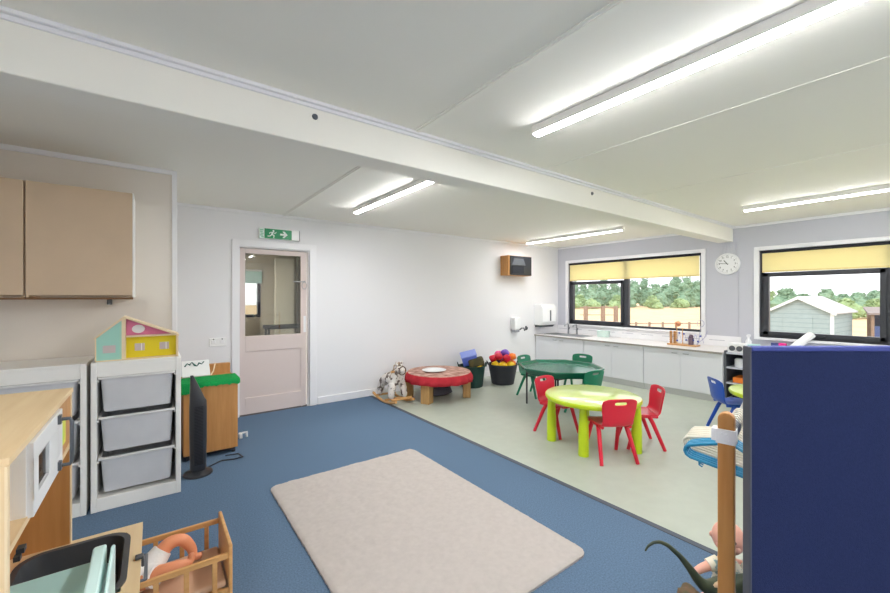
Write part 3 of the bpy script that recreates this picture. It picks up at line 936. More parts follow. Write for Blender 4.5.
# toy cup inside the oven
t = thing('toy_cup', 'tan toy cup inside the white oven', 'cup', (-0.29, 1.40, 0.911))
MB().lathe([(0.035, 0), (0.04, 0.09), (0.036, 0.09), (0.031, 0.006)], (-0.29, 1.40, 0.911), 20).build('cup_body', mat('tan_cup', (176, 150, 116), 0.5), t, smooth=True)
# teal toy box resting on the counter in front of the basin
t = thing('toy_crate', 'pale teal plastic crate with raised end on the kitchen counter', 'crate', (-0.25, 1.26, 0.565))
b = MB()
b.prism([(1.125, 0.566), (1.125, 0.66), (1.386, 0.702), (1.392, 0.695), (1.372, 0.566)], 'X', -0.42, -0.130)
b.build('crate_body', 'teal', t, bevel=0.006)
b = MB()
b.prism([(1.112, 0.566), (1.112, 0.70), (1.15, 0.722), (1.37, 0.742), (1.398, 0.732), (1.405, 0.71), (1.385, 0.566)], 'X', -0.130, -0.104)
b.prism([(1.112, 0.566), (1.112, 0.69), (1.15, 0.715), (1.37, 0.735), (1.398, 0.725), (1.403, 0.705), (1.385, 0.566)], 'X', -0.094, -0.086)
b.build('end_wall', 'teald', t, bevel=0.005)
b = bx(-0.104, -0.094, 1.13, 1.375, 0.566, 0.69)
b.build('end_core', 'whitep', t)

# ------------------------------------------------------------------ doll's cot with doll
cx0, cx1, cy0, cy1 = -0.29, 0.262, 1.857, 2.172
t = thing('doll_cot', "wooden doll's cot with slatted sides behind the play kitchen", 'cot', (0.0, 2.0, 0))
for x, nm in ((cx1 - 0.014, 'end_board'), (cx0, 'end_board')):
    b = MB()
    b.prism([(cy0 - 0.016, 0), (cy0 + 0.03, 0), (cy0 + 0.05, 0.06), (cy1 - 0.05, 0.06), (cy1 - 0.03, 0), (cy1 + 0.005, 0), (cy1 + 0.005, 0.362), (cy0 - 0.016, 0.368)], 'X', x, x + 0.014)
    b.build(nm, 'cotw', t, bevel=0.004)
for y in (cy0 - 0.008, cy1 - 0.008):
    bx(cx0 + 0.014, cx1 - 0.014, y - 0.006, y + 0.008, 0.312, 0.336).build('top_rail', 'cotw', t, bevel=0.004)
    bx(cx0 + 0.014, cx1 - 0.014, y - 0.006, y + 0.008, 0.165, 0.19).build('bottom_rail', 'cotw', t, bevel=0.004)
    for k in range(5):
        x = cx0 + 0.10 + k * 0.097
        bx(x - 0.009, x + 0.009, y - 0.003, y + 0.005, 0.19, 0.312).build('slat', 'cotw', t, bevel=0.002)
b = MB()
for k in range(6):
    x = cx0 + 0.03 + k * 0.085
    b.box(x, x + 0.06, cy0 - 0.0, cy1 - 0.016, 0.175, 0.187)
b.build('bed_base', 'cotw', t)
t = thing('doll_mattress', 'tan cloth mattress lying in the doll cot', 'mattress', (0, 2.0, 0.187))
bx(cx0 + 0.02, cx1 - 0.02, cy0 + 0.004, cy1 - 0.02, 0.188, 0.214).build('mattress_pad', mat('tan_cloth', (206, 168, 138), 0.9, var=0.06, scale=12), t, bevel=0.01, seg=3)
# doll lying on its back, head left, knees drawn up and feet together
o0 = Vector((-0.03, 2.0, 0.215))
t = thing('baby_doll', 'bare-legged baby doll in white top lying in the wooden cot', 'doll', o0)
P = [(-0.025, 2.0, 0.262), (-0.075, 2.0, 0.268), (-0.125, 2.0, 0.268), (-0.155, 2.0, 0.272),
     (0.0, 2.045, 0.285), (0.052, 2.066, 0.338), (0.100, 2.066, 0.334), (0.132, 2.058, 0.285), (0.140, 2.045, 0.247), (0.172, 2.045, 0.246),
     (-0.005, 1.955, 0.272), (0.045, 1.945, 0.286), (0.088, 1.950, 0.284), (0.122, 1.965, 0.278), (0.128, 1.972, 0.312),
     (-0.125, 2.055, 0.262), (-0.10, 2.095, 0.25), (-0.06, 2.11, 0.25),
     (-0.125, 1.945, 0.262), (-0.10, 1.915, 0.25), (-0.06, 1.905, 0.25)]
E_ = [(0, 1), (1, 2), (2, 3), (0, 4), (4, 5), (5, 6), (6, 7), (7, 8), (8, 9), (0, 10), (10, 11), (11, 12), (12, 13), (13, 14), (2, 15), (15, 16), (16, 17), (2, 18), (18, 19), (19, 20)]
Rr = [0.046, 0.045, 0.04, 0.018, 0.034, 0.032, 0.028, 0.020, 0.018, 0.013, 0.034, 0.030, 0.026, 0.018, 0.012, 0.02, 0.018, 0.013, 0.02, 0.018, 0.013]
skin('body', [tuple(Vector(p) - o0) for p in P], E_, Rr, 'skin', t)
def loc(p):
    return Vector(p) - o0
b = MB()
b.sphere(loc((-0.195, 2.0, 0.285)), 0.052, 16, (1.1, 0.95, 0.95))
b.sphere(loc((-0.195, 2.0, 0.337)), 0.009, 8)
for s in (-1, 1):
    b.sphere(loc((-0.195, 2.0 + s * 0.05, 0.282)), 0.012, 8)
hd = b.build('head', 'skin', t, world=False, smooth=True)
b = MB()
for s in (-1, 1):
    b.sphere(loc((-0.205, 2.0 + s * 0.019, 0.329)), 0.006, 8)
b.build('eye', 'eye', hd, world=False, smooth=True)
b = MB()
b.sphere(loc((-0.172, 2.0, 0.331)), 0.008, 8, (0.5, 1.3, 0.5))
b.build('mouth', 'lips', hd, world=False, smooth=True)
b = MB()
b.tube([loc(p) for p in ((-0.150, 2.0, 0.27), (-0.11, 2.0, 0.272), (-0.06, 2.0, 0.272), (-0.012, 2.0, 0.268))], [0.05, 0.058, 0.058, 0.06], 20)
b.build('vest', 'cloth', t, world=False, smooth=True, sub=1)
b = MB()
b.tube([loc(p) for p in ((-0.015, 2.02, 0.275), (0.01, 2.05, 0.297), (0.028, 2.058, 0.316))], [0.045, 0.043, 0.038], 18)
b.tube([loc(p) for p in ((-0.02, 1.98, 0.270), (0.006, 1.953, 0.275))], [0.045, 0.042], 18)
b.build('nappy', 'cloth', t, world=False, smooth=True)

t.location.z += 0.006
# ------------------------------------------------------------------ rug
rx0, rx1, ry0, ry1 = 0.672, 1.90, 1.245, 3.062
t = MB()
nx, ny = 90, 135
random.seed(11)
def rugpt(i, j):
    u, v = i / nx, j / ny
    x, y = rx0 + (rx1 - rx0) * u, ry0 + (ry1 - ry0) * v
    r = 0.06
    for cx, cy, sx, sy in ((rx0 + r, ry0 + r, -1, -1), (rx1 - r, ry0 + r, 1, -1), (rx0 + r, ry1 - r, -1, 1), (rx1 - r, ry1 - r, 1, 1)):
        dx, dy = (x - cx) * sx, (y - cy) * sy
        if dx > 0 and dy > 0:
            m_ = max(dx, dy)
            L = math.hypot(dx, dy)
            x, y = cx + sx * dx * m_ / L, cy + sy * dy * m_ / L
    return x, y
grid = []
for j in range(ny + 1):
    row = []
    for i in range(nx + 1):
        x, y = rugpt(i, j)
        edge = min(i, nx - i, j, ny - j)
        z = 0.021 + 0.005 * noise.noise((x * 60, y * 60, 0)) + 0.004 * noise.noise((x * 14, y * 14, 3))
        if edge == 0:
            z = 0.012
            x += 0.004 * noise.noise((x * 90, y * 90, 7))
            y += 0.004 * noise.noise((x * 90, y * 90, 9))
        row.append(t._v((x, y, z)))
    grid.append(row)
for j in range(ny):
    for i in range(nx):
        t.bm.faces.new([grid[j][i], grid[j][i + 1], grid[j + 1][i + 1], grid[j + 1][i]])
ring_ = [grid[0][i] for i in range(nx)] + [grid[j][nx] for j in range(ny)] + [grid[ny][i] for i in range(nx, 0, -1)] + [grid[j][0] for j in range(ny, 0, -1)]
lowr = [t._v((v.co.x, v.co.y, 0.0)) for v in ring_]
for k in range(len(ring_)):
    t.bm.faces.new([ring_[k], lowr[k], lowr[(k + 1) % len(ring_)], ring_[(k + 1) % len(ring_)]])
o = t.build('rug', 'rug', base=((rx0 + rx1) / 2, (ry0 + ry1) / 2, 0), smooth=True)
tag(o, 'cream short-pile rug with rounded corners on the blue carpet', 'rug')

# ------------------------------------------------------------------ small plastic chair (local: faces +y)
def make_chair(m):
    t = thing('child_chair', '', 'chair', (0, 0, 0))
    b = MB()
    nx = 8
    prof = [(0.165, 0.293, 0.140), (0.155, 0.308, 0.148), (0.10, 0.312, 0.155), (0.02, 0.304, 0.155), (-0.07, 0.302, 0.152), (-0.125, 0.306, 0.148)]
    rows = []
    for y, z, hw in prof:
        rows.append([b._v((hw * (2 * i / nx - 1), y, z + 0.012 * abs(2 * i / nx - 1) ** 3)) for i in range(nx + 1)])
    for a, c in zip(rows, rows[1:]):
        for i in range(nx):
            b.bm.faces.new([a[i], a[i + 1], c[i + 1], c[i]])
    b.build('seat', m, t, world=False, solid=0.012, sub=2, smooth=True)
    b = MB()
    nx = 12
    prof = [(-0.120, 0.306, 0.146), (-0.158, 0.322, 0.140), (-0.168, 0.37, 0.138), (-0.173, 0.43, 0.150), (-0.183, 0.488, 0.156), (-0.187, 0.503, 0.156), (-0.191, 0.527, 0.154), (-0.197, 0.549, 0.148), (-0.199, 0.557, 0.13)]
    rows = []
    for y, z, hw in prof:
        rows.append([b._v((hw * (2 * i / nx - 1), y + 0.022 * (2 * i / nx - 1) ** 2, z - (0.014 * abs(2 * i / nx - 1) ** 4 if z > 0.54 else 0))) for i in range(nx + 1)])
    for k, (a, c) in enumerate(zip(rows, rows[1:])):
        for i in range(nx):
            if k == 5 and 4 <= i <= 7:
                continue       # carrying slot
            b.bm.faces.new([a[i], a[i + 1], c[i + 1], c[i]])
    b.build('backrest', m, t, world=False, solid=0.012, sub=2, smooth=True)
    for sx in (-1, 1):
        MB().tube([(sx * 0.125, -0.045, 0.300), (sx * 0.133, -0.075, 0.24), (sx * 0.160, -0.170, 0.0)], [0.020, 0.019, 0.015], 10).build('leg', m, t, world=False, smooth=True)
        MB().tube([(sx * 0.125, 0.060, 0.300), (sx * 0.133, 0.080, 0.24), (sx * 0.152, 0.150, 0.0)], [0.020, 0.019, 0.015], 10).build('leg', m, t, world=False, smooth=True)
        MB().tube([(sx * 0.125, -0.12, 0.298), (sx * 0.125, 0.11, 0.298)], [0.014, 0.014], 8).build('seat_rail', m, t, world=False, smooth=True)
    return t
redc = make_chair('red')
redc['group'] = 'red chairs round the lime tables'
place(redc, (3.355, 2.56, 0), R(180), 'red plastic child chair on the far side of the big lime table', True)
place(redc, (3.20, 1.895, 0), R(-30), 'red plastic child chair turning its back to the cream rug', False)
place(redc, (3.715, 1.895, 0), R(47), 'red plastic child chair on the cupboard side of the big lime table', False)
place(redc, (4.39, 0.93, 0), R(-75), 'red plastic child chair mostly hidden behind the navy board', False)
grc = make_chair('green')
grc['group'] = 'green chairs round the tray table'
place(grc, (4.345, 3.73, 0), R(185), 'green plastic child chair left of the tray table, near the black bucket', True)
place(grc, (4.94, 3.42, 0), R(100), 'green plastic child chair behind the tray table by the cabinets', False)
place(grc, (4.13, 2.775, 0), R(-10), 'green plastic child chair at the right end of tray table', False)
blc = make_chair('blue')
place(blc, (4.83, 1.48, 0), R(224), 'blue plastic child chair by the cupboards beside the navy board', True)

# lime tables
def lime_table(c, legs, label):
    t = thing('round_table', label, 'table', (c[0], c[1], 0), 0, 'lime round tables')
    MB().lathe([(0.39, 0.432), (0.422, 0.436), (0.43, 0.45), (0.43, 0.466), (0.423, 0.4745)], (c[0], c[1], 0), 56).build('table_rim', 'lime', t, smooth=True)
    MB().lathe([(0.423, 0.4745), (0.415, 0.479)], (c[0], c[1], 0), 56).build('tabletop', 'limeglare', t, smooth=True)
    for x, y in legs:
        MB().lathe([(0.044, 0), (0.046, 0.01), (0.044, 0.2), (0.034, 0.432)], (x, y, 0), 20).build('leg', 'lime', t, smooth=True)
TC = (3.338, 2.15)
lime_table(TC, [(3.125, 2.455), (3.045, 2.045), (3.49, 1.80), (3.585, 2.39)], 'round lime green child table with red chairs around it')
lime_table((4.86, 1.08), [(4.86 + 0.3 * math.cos(a), 1.08 + 0.3 * math.sin(a)) for a in (0.8, 2.4, 3.9, 5.5)], 'round lime child table mostly hidden behind the navy board')

# ------------------------------------------------------------------ green tray table
TX, TY = 4.27, 3.22
t = thing('tray_table', 'dark green octagonal play tray on a slim black stand', 'tray table', (TX, TY, 0))
def octo(r, z, a0=R(22.5 + 8)):
    return [(TX + r * math.cos(a0 + k * PI / 4), TY + r * math.sin(a0 + k * PI / 4), z) for k in range(8)]
MB().rings([octo(0.46, 0.415), octo(0.50, 0.445), octo(0.545, 0.49), octo(0.55, 0.505), octo(0.52, 0.507), octo(0.485, 0.472), octo(0.44, 0.462)]).build('tray', 'traygreen', t, bevel=0.008)
for k in range(4):
    a = R((140, 214, 320, 45)[k])
    x, y = TX + 0.43 * math.cos(a), TY + 0.43 * math.sin(a)
    MB().cyl((x, y, 0), (x, y, 0.43), 0.012, n=10).build('leg', 'black', t, smooth=True)
b = MB()
for k in range(4):
    a, c = R((140, 214, 320, 45)[k]), R((214, 320, 45, 140)[k])
    b.cyl((TX + 0.43 * math.cos(a), TY + 0.43 * math.sin(a), 0.402), (TX + 0.43 * math.cos(c), TY + 0.43 * math.sin(c), 0.402), 0.01, n=8)
b.build('stand_frame', 'black', t, smooth=True)

# ------------------------------------------------------------------ low round table with a red skirt
rx, ry = 3.20, 4.45
t = thing('low_table', 'low round table with red pleated skirt and printed top by the wall', 'table', (rx, ry, 0))
b = MB()
n = 96
def sk(r, z, amp):
    return [(rx + (r + amp * math.sin(18 * 2 * PI * j / n)) * math.cos(2 * PI * j / n), ry + (r + amp * math.sin(18 * 2 * PI * j / n)) * math.sin(2 * PI * j / n), z + amp * 0.25 * math.sin(9 * 2 * PI * j / n)) for j in range(n)]
b.rings([sk(0.468, 0.25, 0.012), sk(0.466, 0.30, 0.010), sk(0.447, 0.352, 0.001), sk(0.44, 0.365, 0)], cap=False)
b.build('skirt', 'redcloth', t, smooth=True, solid=0.004)
MB().lathe([(0.436, 0.335), (0.444, 0.35), (0.44, 0.367), (0.42, 0.371)], (rx, ry, 0), 64).build('tabletop', 'topcloth', t, smooth=True)
for x, y, w_ in ((2.89, 4.29, 0.125), (3.515, 4.225, 0.105), (3.53, 4.74, 0.11), (2.88, 4.72, 0.11)):
    b = MB()
    b.obox((x, y, 0.17), (w_, w_, 0.34), Matrix.Rotation(math.atan2(y - ry, x - rx), 3, 'Z'))
    b.build('leg', 'card', t, bevel=0.006)
t = thing('paper_plate', 'white shallow dish on the red-skirted low table', 'dish', (3.13, 4.47, 0.371))
MB().lathe([(0.09, 0), (0.15, 0.012), (0.17, 0.02), (0.155, 0.02), (0.09, 0.008)], (3.13, 4.47, 0.371), 32).build('dish_body', 'whitep', t, smooth=True)
# crumpled cloth under the table
o = MB().lathe([(0.16, 0), (0.2, 0.02), (0.17, 0.10), (0.08, 0.15)], (3.3, 4.62, 0), 24, 1.2, 0.8).build('floor_cushion', mat('dark_cushion', (92, 92, 104), 0.9, bump=0.2), base=(3.3, 4.62, 0), smooth=True)
tag(o, 'dark grey floor cushion under the red-skirted table', 'cushion')

# ------------------------------------------------------------------ buckets
def bucket(c, r0, r1, h, m, label):
    t = thing('flexi_bucket', label, 'bucket', (c[0], c[1], 0), 0)
    MB().lathe([(r0 * 0.97, 0), (r0, 0.01), (r1, h - 0.02), (r1 + 0.012, h - 0.012), (r1 + 0.012, h), (r1 - 0.006, h), (r1 - 0.012, h - 0.03), (r0 - 0.01, 0.012)], (c[0], c[1], 0), 40).build('bucket_body', m, t, smooth=True)
    for s in (-1, 1):
        a = R(-36)
        d = Vector((math.cos(a), math.sin(a), 0)) * s
        q = Vector((-math.sin(a), math.cos(a), 0))
        p = Vector((c[0], c[1], 0)) + d * (r1 + 0.008)
        MB().tube([p + q * 0.07 + Vector((0, 0, h - 0.01)), p + q * 0.055 + d * 0.012 + Vector((0, 0, h + 0.035)), p - q * 0.055 + d * 0.012 + Vector((0, 0, h + 0.035)), p - q * 0.07 + Vector((0, 0, h - 0.01))], 0.009, 8).build('handle', m, t, smooth=True)
B2 = (4.56, 4.56)
B1 = (4.02, 4.70)
bucket(B2, 0.18, 0.235, 0.32, 'bucketb', 'black flexible bucket full of bright toys by the tray table')
bucket(B1, 0.17, 0.205, 0.33, 'bucketg', 'dark green flexible bucket beside the red-skirted table')
random.seed(21)
def soft_toy(x, y, z, r, m, label, group, kind='toy_ball'):
    o = MB().sphere((x, y, z), r, 10, (1, 1, 0.85))
    for v in o.bm.verts:
        v.co += (v.co - Vector((x, y, z))) * 0.22 * noise.noise(v.co * 22)
    ob = o.build(kind, m, base=(x, y, z - r), smooth=True)
    tag(ob, label, 'toy', group)
cols = [('red', 'red'), ('yellow', 'yellow'), ('orangep', 'orange'), ('purple', 'purple'), ('pinks', 'pink'), ('bluebox', 'blue'), ('lime', 'lime green')]
pos = [(-0.10, -0.12, 0.34, 'yellow'), (0.02, -0.15, 0.34, 'yellow'), (0.12, -0.10, 0.34, 'orangep'), (-0.15, 0.0, 0.35, 'yellow'), (0.14, 0.03, 0.37, 'bluebox'),
       (-0.07, -0.03, 0.42, 'red'), (0.03, 0.0, 0.445, 'purple'), (0.10, 0.04, 0.42, 'pinks'), (-0.02, 0.08, 0.43, 'pinks'), (-0.12, 0.08, 0.40, 'red'), (0.05, -0.09, 0.395, 'orangep'), (0.08, 0.13, 0.40, 'bluebox'), (-0.04, -0.10, 0.385, 'red'), (0.14, -0.02, 0.34, 'red'), (0.0, 0.0, 0.28, 'lime')]
nm = dict(cols)
pos = [list(p) for p in pos if p[2] > 0.3]
for it in range(60):
    for i in range(len(pos)):
        for j in range(i):
            d = Vector(pos[i][:3]) - Vector(pos[j][:3])
            if d.length < 0.128:
                k = d.normalized() * (0.130 - d.length) * 0.5
                for q in range(3):
                    pos[i][q] += k[q]
                    pos[j][q] -= k[q]
    for p in pos:
        r = math.hypot(p[0], p[1])
        if r > 0.155:
            p[0] *= 0.15 / r
            p[1] *= 0.15 / r
        p[2] = max(p[2], 0.315)
cnt = {}
for x, y, z, m_ in pos:
    k = cnt.get(m_, 0)
    cnt[m_] = k + 1
    soft_toy(B2[0] + x, B2[1] + y, z, 0.068, m_, '%s soft toy heaped in the black bucket' % nm[m_], '%s soft toys in the black bucket' % nm[m_], 'soft_toy')
for x, y, z, m_ in ((0.10, -0.12, 0.34, 'plush'), (0.15, -0.02, 0.36, 'yellow'), (0.05, -0.16, 0.335, 'yellow'), (0.13, 0.08, 0.38, 'plush')):
    soft_toy(B1[0] + x * 0.8, B1[1] + y * 0.8, z, 0.052, m_, '%s soft toy at the rim of the dark green bucket' % ('cream' if m_ == 'plush' else 'yellow'), '%s soft toys in the green bucket' % ('cream' if m_ == 'plush' else 'yellow'), 'soft_toy')
t = thing('toy_box', 'periwinkle blue plastic box tipped in the dark green bucket', 'box', (B1[0] - 0.02, B1[1] - 0.03, 0.40))
b = MB()
rot = Matrix.Rotation(R(-36), 3, 'Z') @ Matrix.Rotation(R(-14), 3, 'Y') @ Matrix.Rotation(R(18), 3, 'X')
b.obox((B1[0] - 0.03, B1[1] + 0.03, 0.435), (0.235, 0.20, 0.15), rot)
b.build('box_body', 'bluebox', t, bevel=0.012, seg=3)
b = MB()
b.obox(Vector((B1[0] - 0.03, B1[1] + 0.03, 0.435)) + rot @ Vector((0, 0, 0.08)), (0.25, 0.215, 0.018), rot)
b.build('box_lid', mat('pale_periwinkle', (140, 158, 232), 0.4), t, bevel=0.006)
o = MB()
o.obox((B1[0] + 0.01, B1[1] - 0.09, 0.385), (0.24, 0.13, 0.14), Matrix.Rotation(R(-36), 3, 'Z') @ Matrix.Rotation(R(-16), 3, 'Y'))
o = o.build('cloth_bag', 'olive', base=(B1[0], B1[1], 0.30), bevel=0.03, seg=3, smooth=True)
tag(o, 'olive brown cloth bag slumped over the dark green bucket', 'bag')

# ------------------------------------------------------------------ rocking horse (faces the camera, -y)
hx, hy = 2.585, 4.68
t = thing('rocking_horse', 'small dappled plush rocking horse on wooden rockers by the wall', 'rocking horse', (hx, hy, 0))
def hp(x, y, z):
    return (x, y, z)
for s in (-1, 1):
    pts = []
    for k in range(13):
        u = -1 + 2 * k / 12
        pts.append((hx + s * 0.125, hy - 0.02 + 0.30 * u, 0.016 + 0.050 * u * u))
    MB().tube(pts, 0.016, 8).build('rocker', 'cotw', t, smooth=True)
for y in (-0.24, -0.07, 0.17):
    bx(hx - 0.14, hx + 0.14, hy + y - 0.018, hy + y + 0.018, 0.03 + 0.05 * (y / 0.3) ** 2, 0.05 + 0.05 * (y / 0.3) ** 2).build('crossbar', 'cotw', t, bevel=0.004)
V = [(0, 0.10, 0.30), (0, 0.0, 0.305), (0, -0.10, 0.30), (0, -0.155, 0.36), (0, -0.185, 0.425), (0, -0.225, 0.43), (0, -0.275, 0.395),
     (0.075, 0.12, 0.24), (0.095, 0.15, 0.13), (0.10, 0.165, 0.055), (-0.075, 0.12, 0.24), (-0.095, 0.15, 0.13), (-0.10, 0.165, 0.055),
     (0.07, -0.12, 0.24), (0.09, -0.14, 0.14), (0.095, -0.15, 0.055), (-0.07, -0.12, 0.24), (-0.09, -0.14, 0.14), (-0.095, -0.15, 0.055)]
Ed = [(0, 1), (1, 2), (2, 3), (3, 4), (4, 5), (5, 6), (0, 7), (7, 8), (8, 9), (0, 10), (10, 11), (11, 12), (2, 13), (13, 14), (14, 15), (2, 16), (16, 17), (17, 18)]
Rd = [0.092, 0.088, 0.088, 0.062, 0.056, 0.05, 0.036, 0.055, 0.044, 0.04, 0.055, 0.044, 0.04, 0.055, 0.046, 0.042, 0.055, 0.046, 0.042]
skin('body', V, Ed, Rd, 'dapple', t)
for s in (-1, 1):
    b = MB()
    b.tube([(s * 0.03, -0.175, 0.465), (s * 0.042, -0.175, 0.495), (s * 0.045, -0.18, 0.52)], [0.016, 0.018, 0.004], 10)
    b.build('ear', 'dapple', t, world=False, smooth=True)
    MB().sphere((s * 0.04, -0.235, 0.44), 0.008, 8).build('eye', 'eye', t, world=False, smooth=True)
b = MB()
random.seed(2)
for k in range(16):
    u = k / 15
    y, z = -0.17 + 0.07 * u, 0.50 - 0.11 * u
    b.tube([(0, y, z), (random.uniform(-0.06, 0.06), y + 0.02, z - 0.03), (random.uniform(-0.09, 0.09), y + 0.02, z - 0.10)], [0.012, 0.010, 0.004], 6)
b.build('mane', mat('mane', (196, 176, 158), 0.95, c2=(160, 140, 124), scale=40), t, world=False, smooth=True)
b = MB()
for k in range(8):
    b.tube([(0, 0.18, 0.31), (random.uniform(-0.03, 0.03), 0.23, 0.26), (random.uniform(-0.05, 0.05), 0.24, 0.15)], [0.012, 0.014, 0.005], 6)
b.build('tail', 'dapple', t, world=False, smooth=True)
MB().cyl((-0.10, -0.15, 0.39), (0.10, -0.15, 0.39), 0.012, n=10).build('handle', 'cotw', t, world=False, smooth=True)
b = MB()
b.tube([(0.055 * math.cos(a), -0.255 + 0.01 * math.cos(a), 0.412 + 0.05 * math.sin(a)) for a in [k * PI / 8 for k in range(16)]], 0.006, 6, closed=True)
b.build('bridle', mat('bridle_brown', (90, 62, 48), 0.6), t, world=False, smooth=True)

t.scale = (1.06, 1.06, 1.08)
# ------------------------------------------------------------------ base cabinets, worktop, sink
FX = 5.985
for i, (y0, y1, lab) in enumerate(((4.02, 5.085, 'white base cabinet under the sink, in the corner'), (2.985, 4.015, 'white base cabinet in the middle of the row under the window'), (1.95, 2.98, 'white base cabinet at the near end, beside the shelf unit'))):
    t = thing('base_cabinet', lab, 'cabinet', (6.35, (y0 + y1) / 2, 0), 0, 'white base cabinets under the window')
    b = MB()
    b.box(FX + 0.02, X1 - 0.005, y0, y0 + 0.018, 0.09, 0.65)
    b.box(FX + 0.02, X1 - 0.005, y1 - 0.018, y1, 0.09, 0.65)
    b.box(FX + 0.02, X1 - 0.005, y0 + 0.018, y1 - 0.018, 0.09, 0.108)
    b.box(X1 - 0.015, X1 - 0.005, y0 + 0.018, y1 - 0.018, 0.108, 0.65)
    b.box(FX + 0.02, FX + 0.04, y0 + 0.018, y1 - 0.018, 0.61, 0.65)
    b.build('carcass', 'cab', t)
    bx(FX + 0.03, FX + 0.048, y0, y1, 0, 0.09).build('plinth', mat('plinth_grey', (198, 200, 200), 0.5), t)
    ym = (y0 + y1) / 2
    for s, (a, c) in ((1, (ym + 0.0015, y1 - 0.002)), (-1, (y0 + 0.002, ym - 0.0015))):
        d = bx(FX, FX + 0.018, a, c, 0.095, 0.648).build('door', 'cab', t, bevel=0.0015)
        yk = ym + s * 0.075
        b = MB()
        b.tube([(FX, yk - 0.035, 0.605), (FX - 0.02, yk - 0.03, 0.605), (FX - 0.02, yk + 0.03, 0.605), (FX, yk + 0.035, 0.605)], 0.005, 8)
        b.build('handle', 'steel', d, smooth=True)
t = thing('worktop', 'long pale worktop over the white base cabinets', 'worktop', (6.3, 3.5, 0.65))
SK = (6.16, 6.5, 4.2, 4.62)
b = MB()
b.box(FX - 0.025, SK[0], 1.945, 5.095, 0.65, 0.68)
b.box(SK[1], X1 - 0.002, 1.945, 5.095, 0.65, 0.68)
b.box(SK[0], SK[1], 1.945, SK[2], 0.65, 0.68)
b.box(SK[0], SK[1], SK[3], 5.095, 0.65, 0.68)
b.build('top_slab', mat('worktop_pale', (226, 222, 220), 0.3, 0.5, var=0.04, scale=60), t)
bx(FX - 0.0262, FX - 0.0248, 1.945, 5.095, 0.652, 0.676).build('front_edge', mat('worktop_edge', (150, 146, 138), 0.5), t)
t = thing('sink', 'steel sink with drainer set in the worktop by the corner', 'sink', (6.33, 4.5, 0.68))
b = MB()
e0, e1, f0, f1 = SK
b.rings([rrect(e0 - 0.03, e1 + 0.03, f0 - 0.03, f1 + 0.03, 0.6805, 0.04), rrect(e0 - 0.03, e1 + 0.03, f0 - 0.03, f1 + 0.03, 0.685, 0.04), rrect(e0 + 0.012, e1 - 0.012, f0 + 0.012, f1 - 0.012, 0.684, 0.06), rrect(e0 + 0.03, e1 - 0.03, f0 + 0.03, f1 - 0.03, 0.56, 0.05)], cap=False)
b.bm.faces.new([b._v(p) for p in rrect(e0 + 0.03, e1 - 0.03, f0 + 0.03, f1 - 0.03, 0.56, 0.05)])
b.build('bowl', 'steel', t, smooth=True)
b = bx(6.15, 6.51, 4.66, 5.02, 0.6805, 0.686)
for k in range(7):
    b.box(6.18 + k * 0.045, 6.195 + k * 0.045, 4.69, 4.99, 0.686, 0.689)
b.build('drainer', 'steel', t, bevel=0.002)
for y, lab in ((4.76, 'chrome sink tap nearer the corner'), (4.57, 'chrome sink tap further from the corner')):
    t = thing('tap', lab, 'tap', (6.58, y, 0.68), 0, 'chrome taps at the sink')
    MB().tube([(6.58, y, 0.68), (6.58, y, 0.82), (6.575, y, 0.86), (6.55, y, 0.875), (6.47, y, 0.86), (6.46, y, 0.83)], [0.018, 0.014, 0.013, 0.012, 0.012, 0.011], 10).build('spout', 'steel', t, smooth=True)
    MB().cyl((6.58, y + 0.0, 0.76), (6.545, y - 0.05, 0.80), 0.008, 0.010, n=8).build('tap_lever', 'greyh', t, smooth=True)
# splashback
structure(bx(X1 - 0.012, X1, 1.95, 5.09, 0.681, 0.835).build('trim_15', 'trim', bevel=0.002))
b = MB()
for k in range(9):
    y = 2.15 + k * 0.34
    b.box(X1 - 0.0135, X1 - 0.011, y, y + 0.2, 0.764, 0.769)  # reflections on the tiles, put in as thin coloured dashes
structure(b.build('reflection_dashes', mat('tile_reflection', (150, 152, 168), 0.5)))
t = thing('plastic_tub', 'pale green plastic tub on the worktop beyond the sink', 'tub', (6.5, 4.22, 0.68))
t.location = (6.54, 4.02, 0.68)
MB().rings([rrect(6.49, 6.61, 3.90, 4.08, 0.681, 0.02), rrect(6.48, 6.62, 3.89, 4.09, 0.79, 0.025), rrect(6.484, 6.616, 3.894, 4.086, 0.79, 0.022), rrect(6.494, 6.606, 3.904, 4.076, 0.684, 0.018)]).build('tub_body', mat('pale_tub', (210, 232, 226), 0.3), t, smooth=True)

# wooden bead maze on the worktop
t = thing('bead_maze', 'wooden bead maze with wire loops on the worktop under the window', 'toy', (6.35, 2.56, 0.68))
bx(6.27, 6.43, 2.37, 2.77, 0.681, 0.70).build('base_board', 'cotw', t, bevel=0.004)
for y in (2.745, 2.69):
    b = MB()
    b.cyl((6.35, y, 0.70), (6.35, y, 0.88), 0.012, n=10)
    for z in (0.72, 0.75, 0.78, 0.81, 0.84, 0.87):
        b.sphere((6.35, y, z), 0.021, 8)
    b.build('bead_post', wood('maze_wood' + str(y), (206, 160, 108), (176, 126, 82)), t, smooth=True)
b = MB()
b.cyl((6.35, 2.66, 0.70), (6.35, 2.66, 0.98), 0.006, n=8)
b.cyl((6.35, 2.58, 0.70), (6.35, 2.58, 0.94), 0.006, n=8)
b.build('wire_post', 'cotw', t)
b = MB()
b.sphere((6.35, 2.645, 1.0), 0.042, 12)
b.build('wooden_knob', mat('orange_knob', (224, 150, 110), 0.5), t, smooth=True)
b = MB()
pts = [(6.35, 2.72 - 0.42 * k / 40, 0.79 + 0.055 * math.sin(k * 0.9) + (0.02 if k % 2 else 0)) for k in range(41)]
b.tube(pts, 0.003, 6)
b.tube([(6.35, 2.34 + 0.045 * math.cos(a), 1.02 + 0.05 * math.sin(a)) for a in [k * PI / 10 for k in range(20)]], 0.004, 6, closed=True)
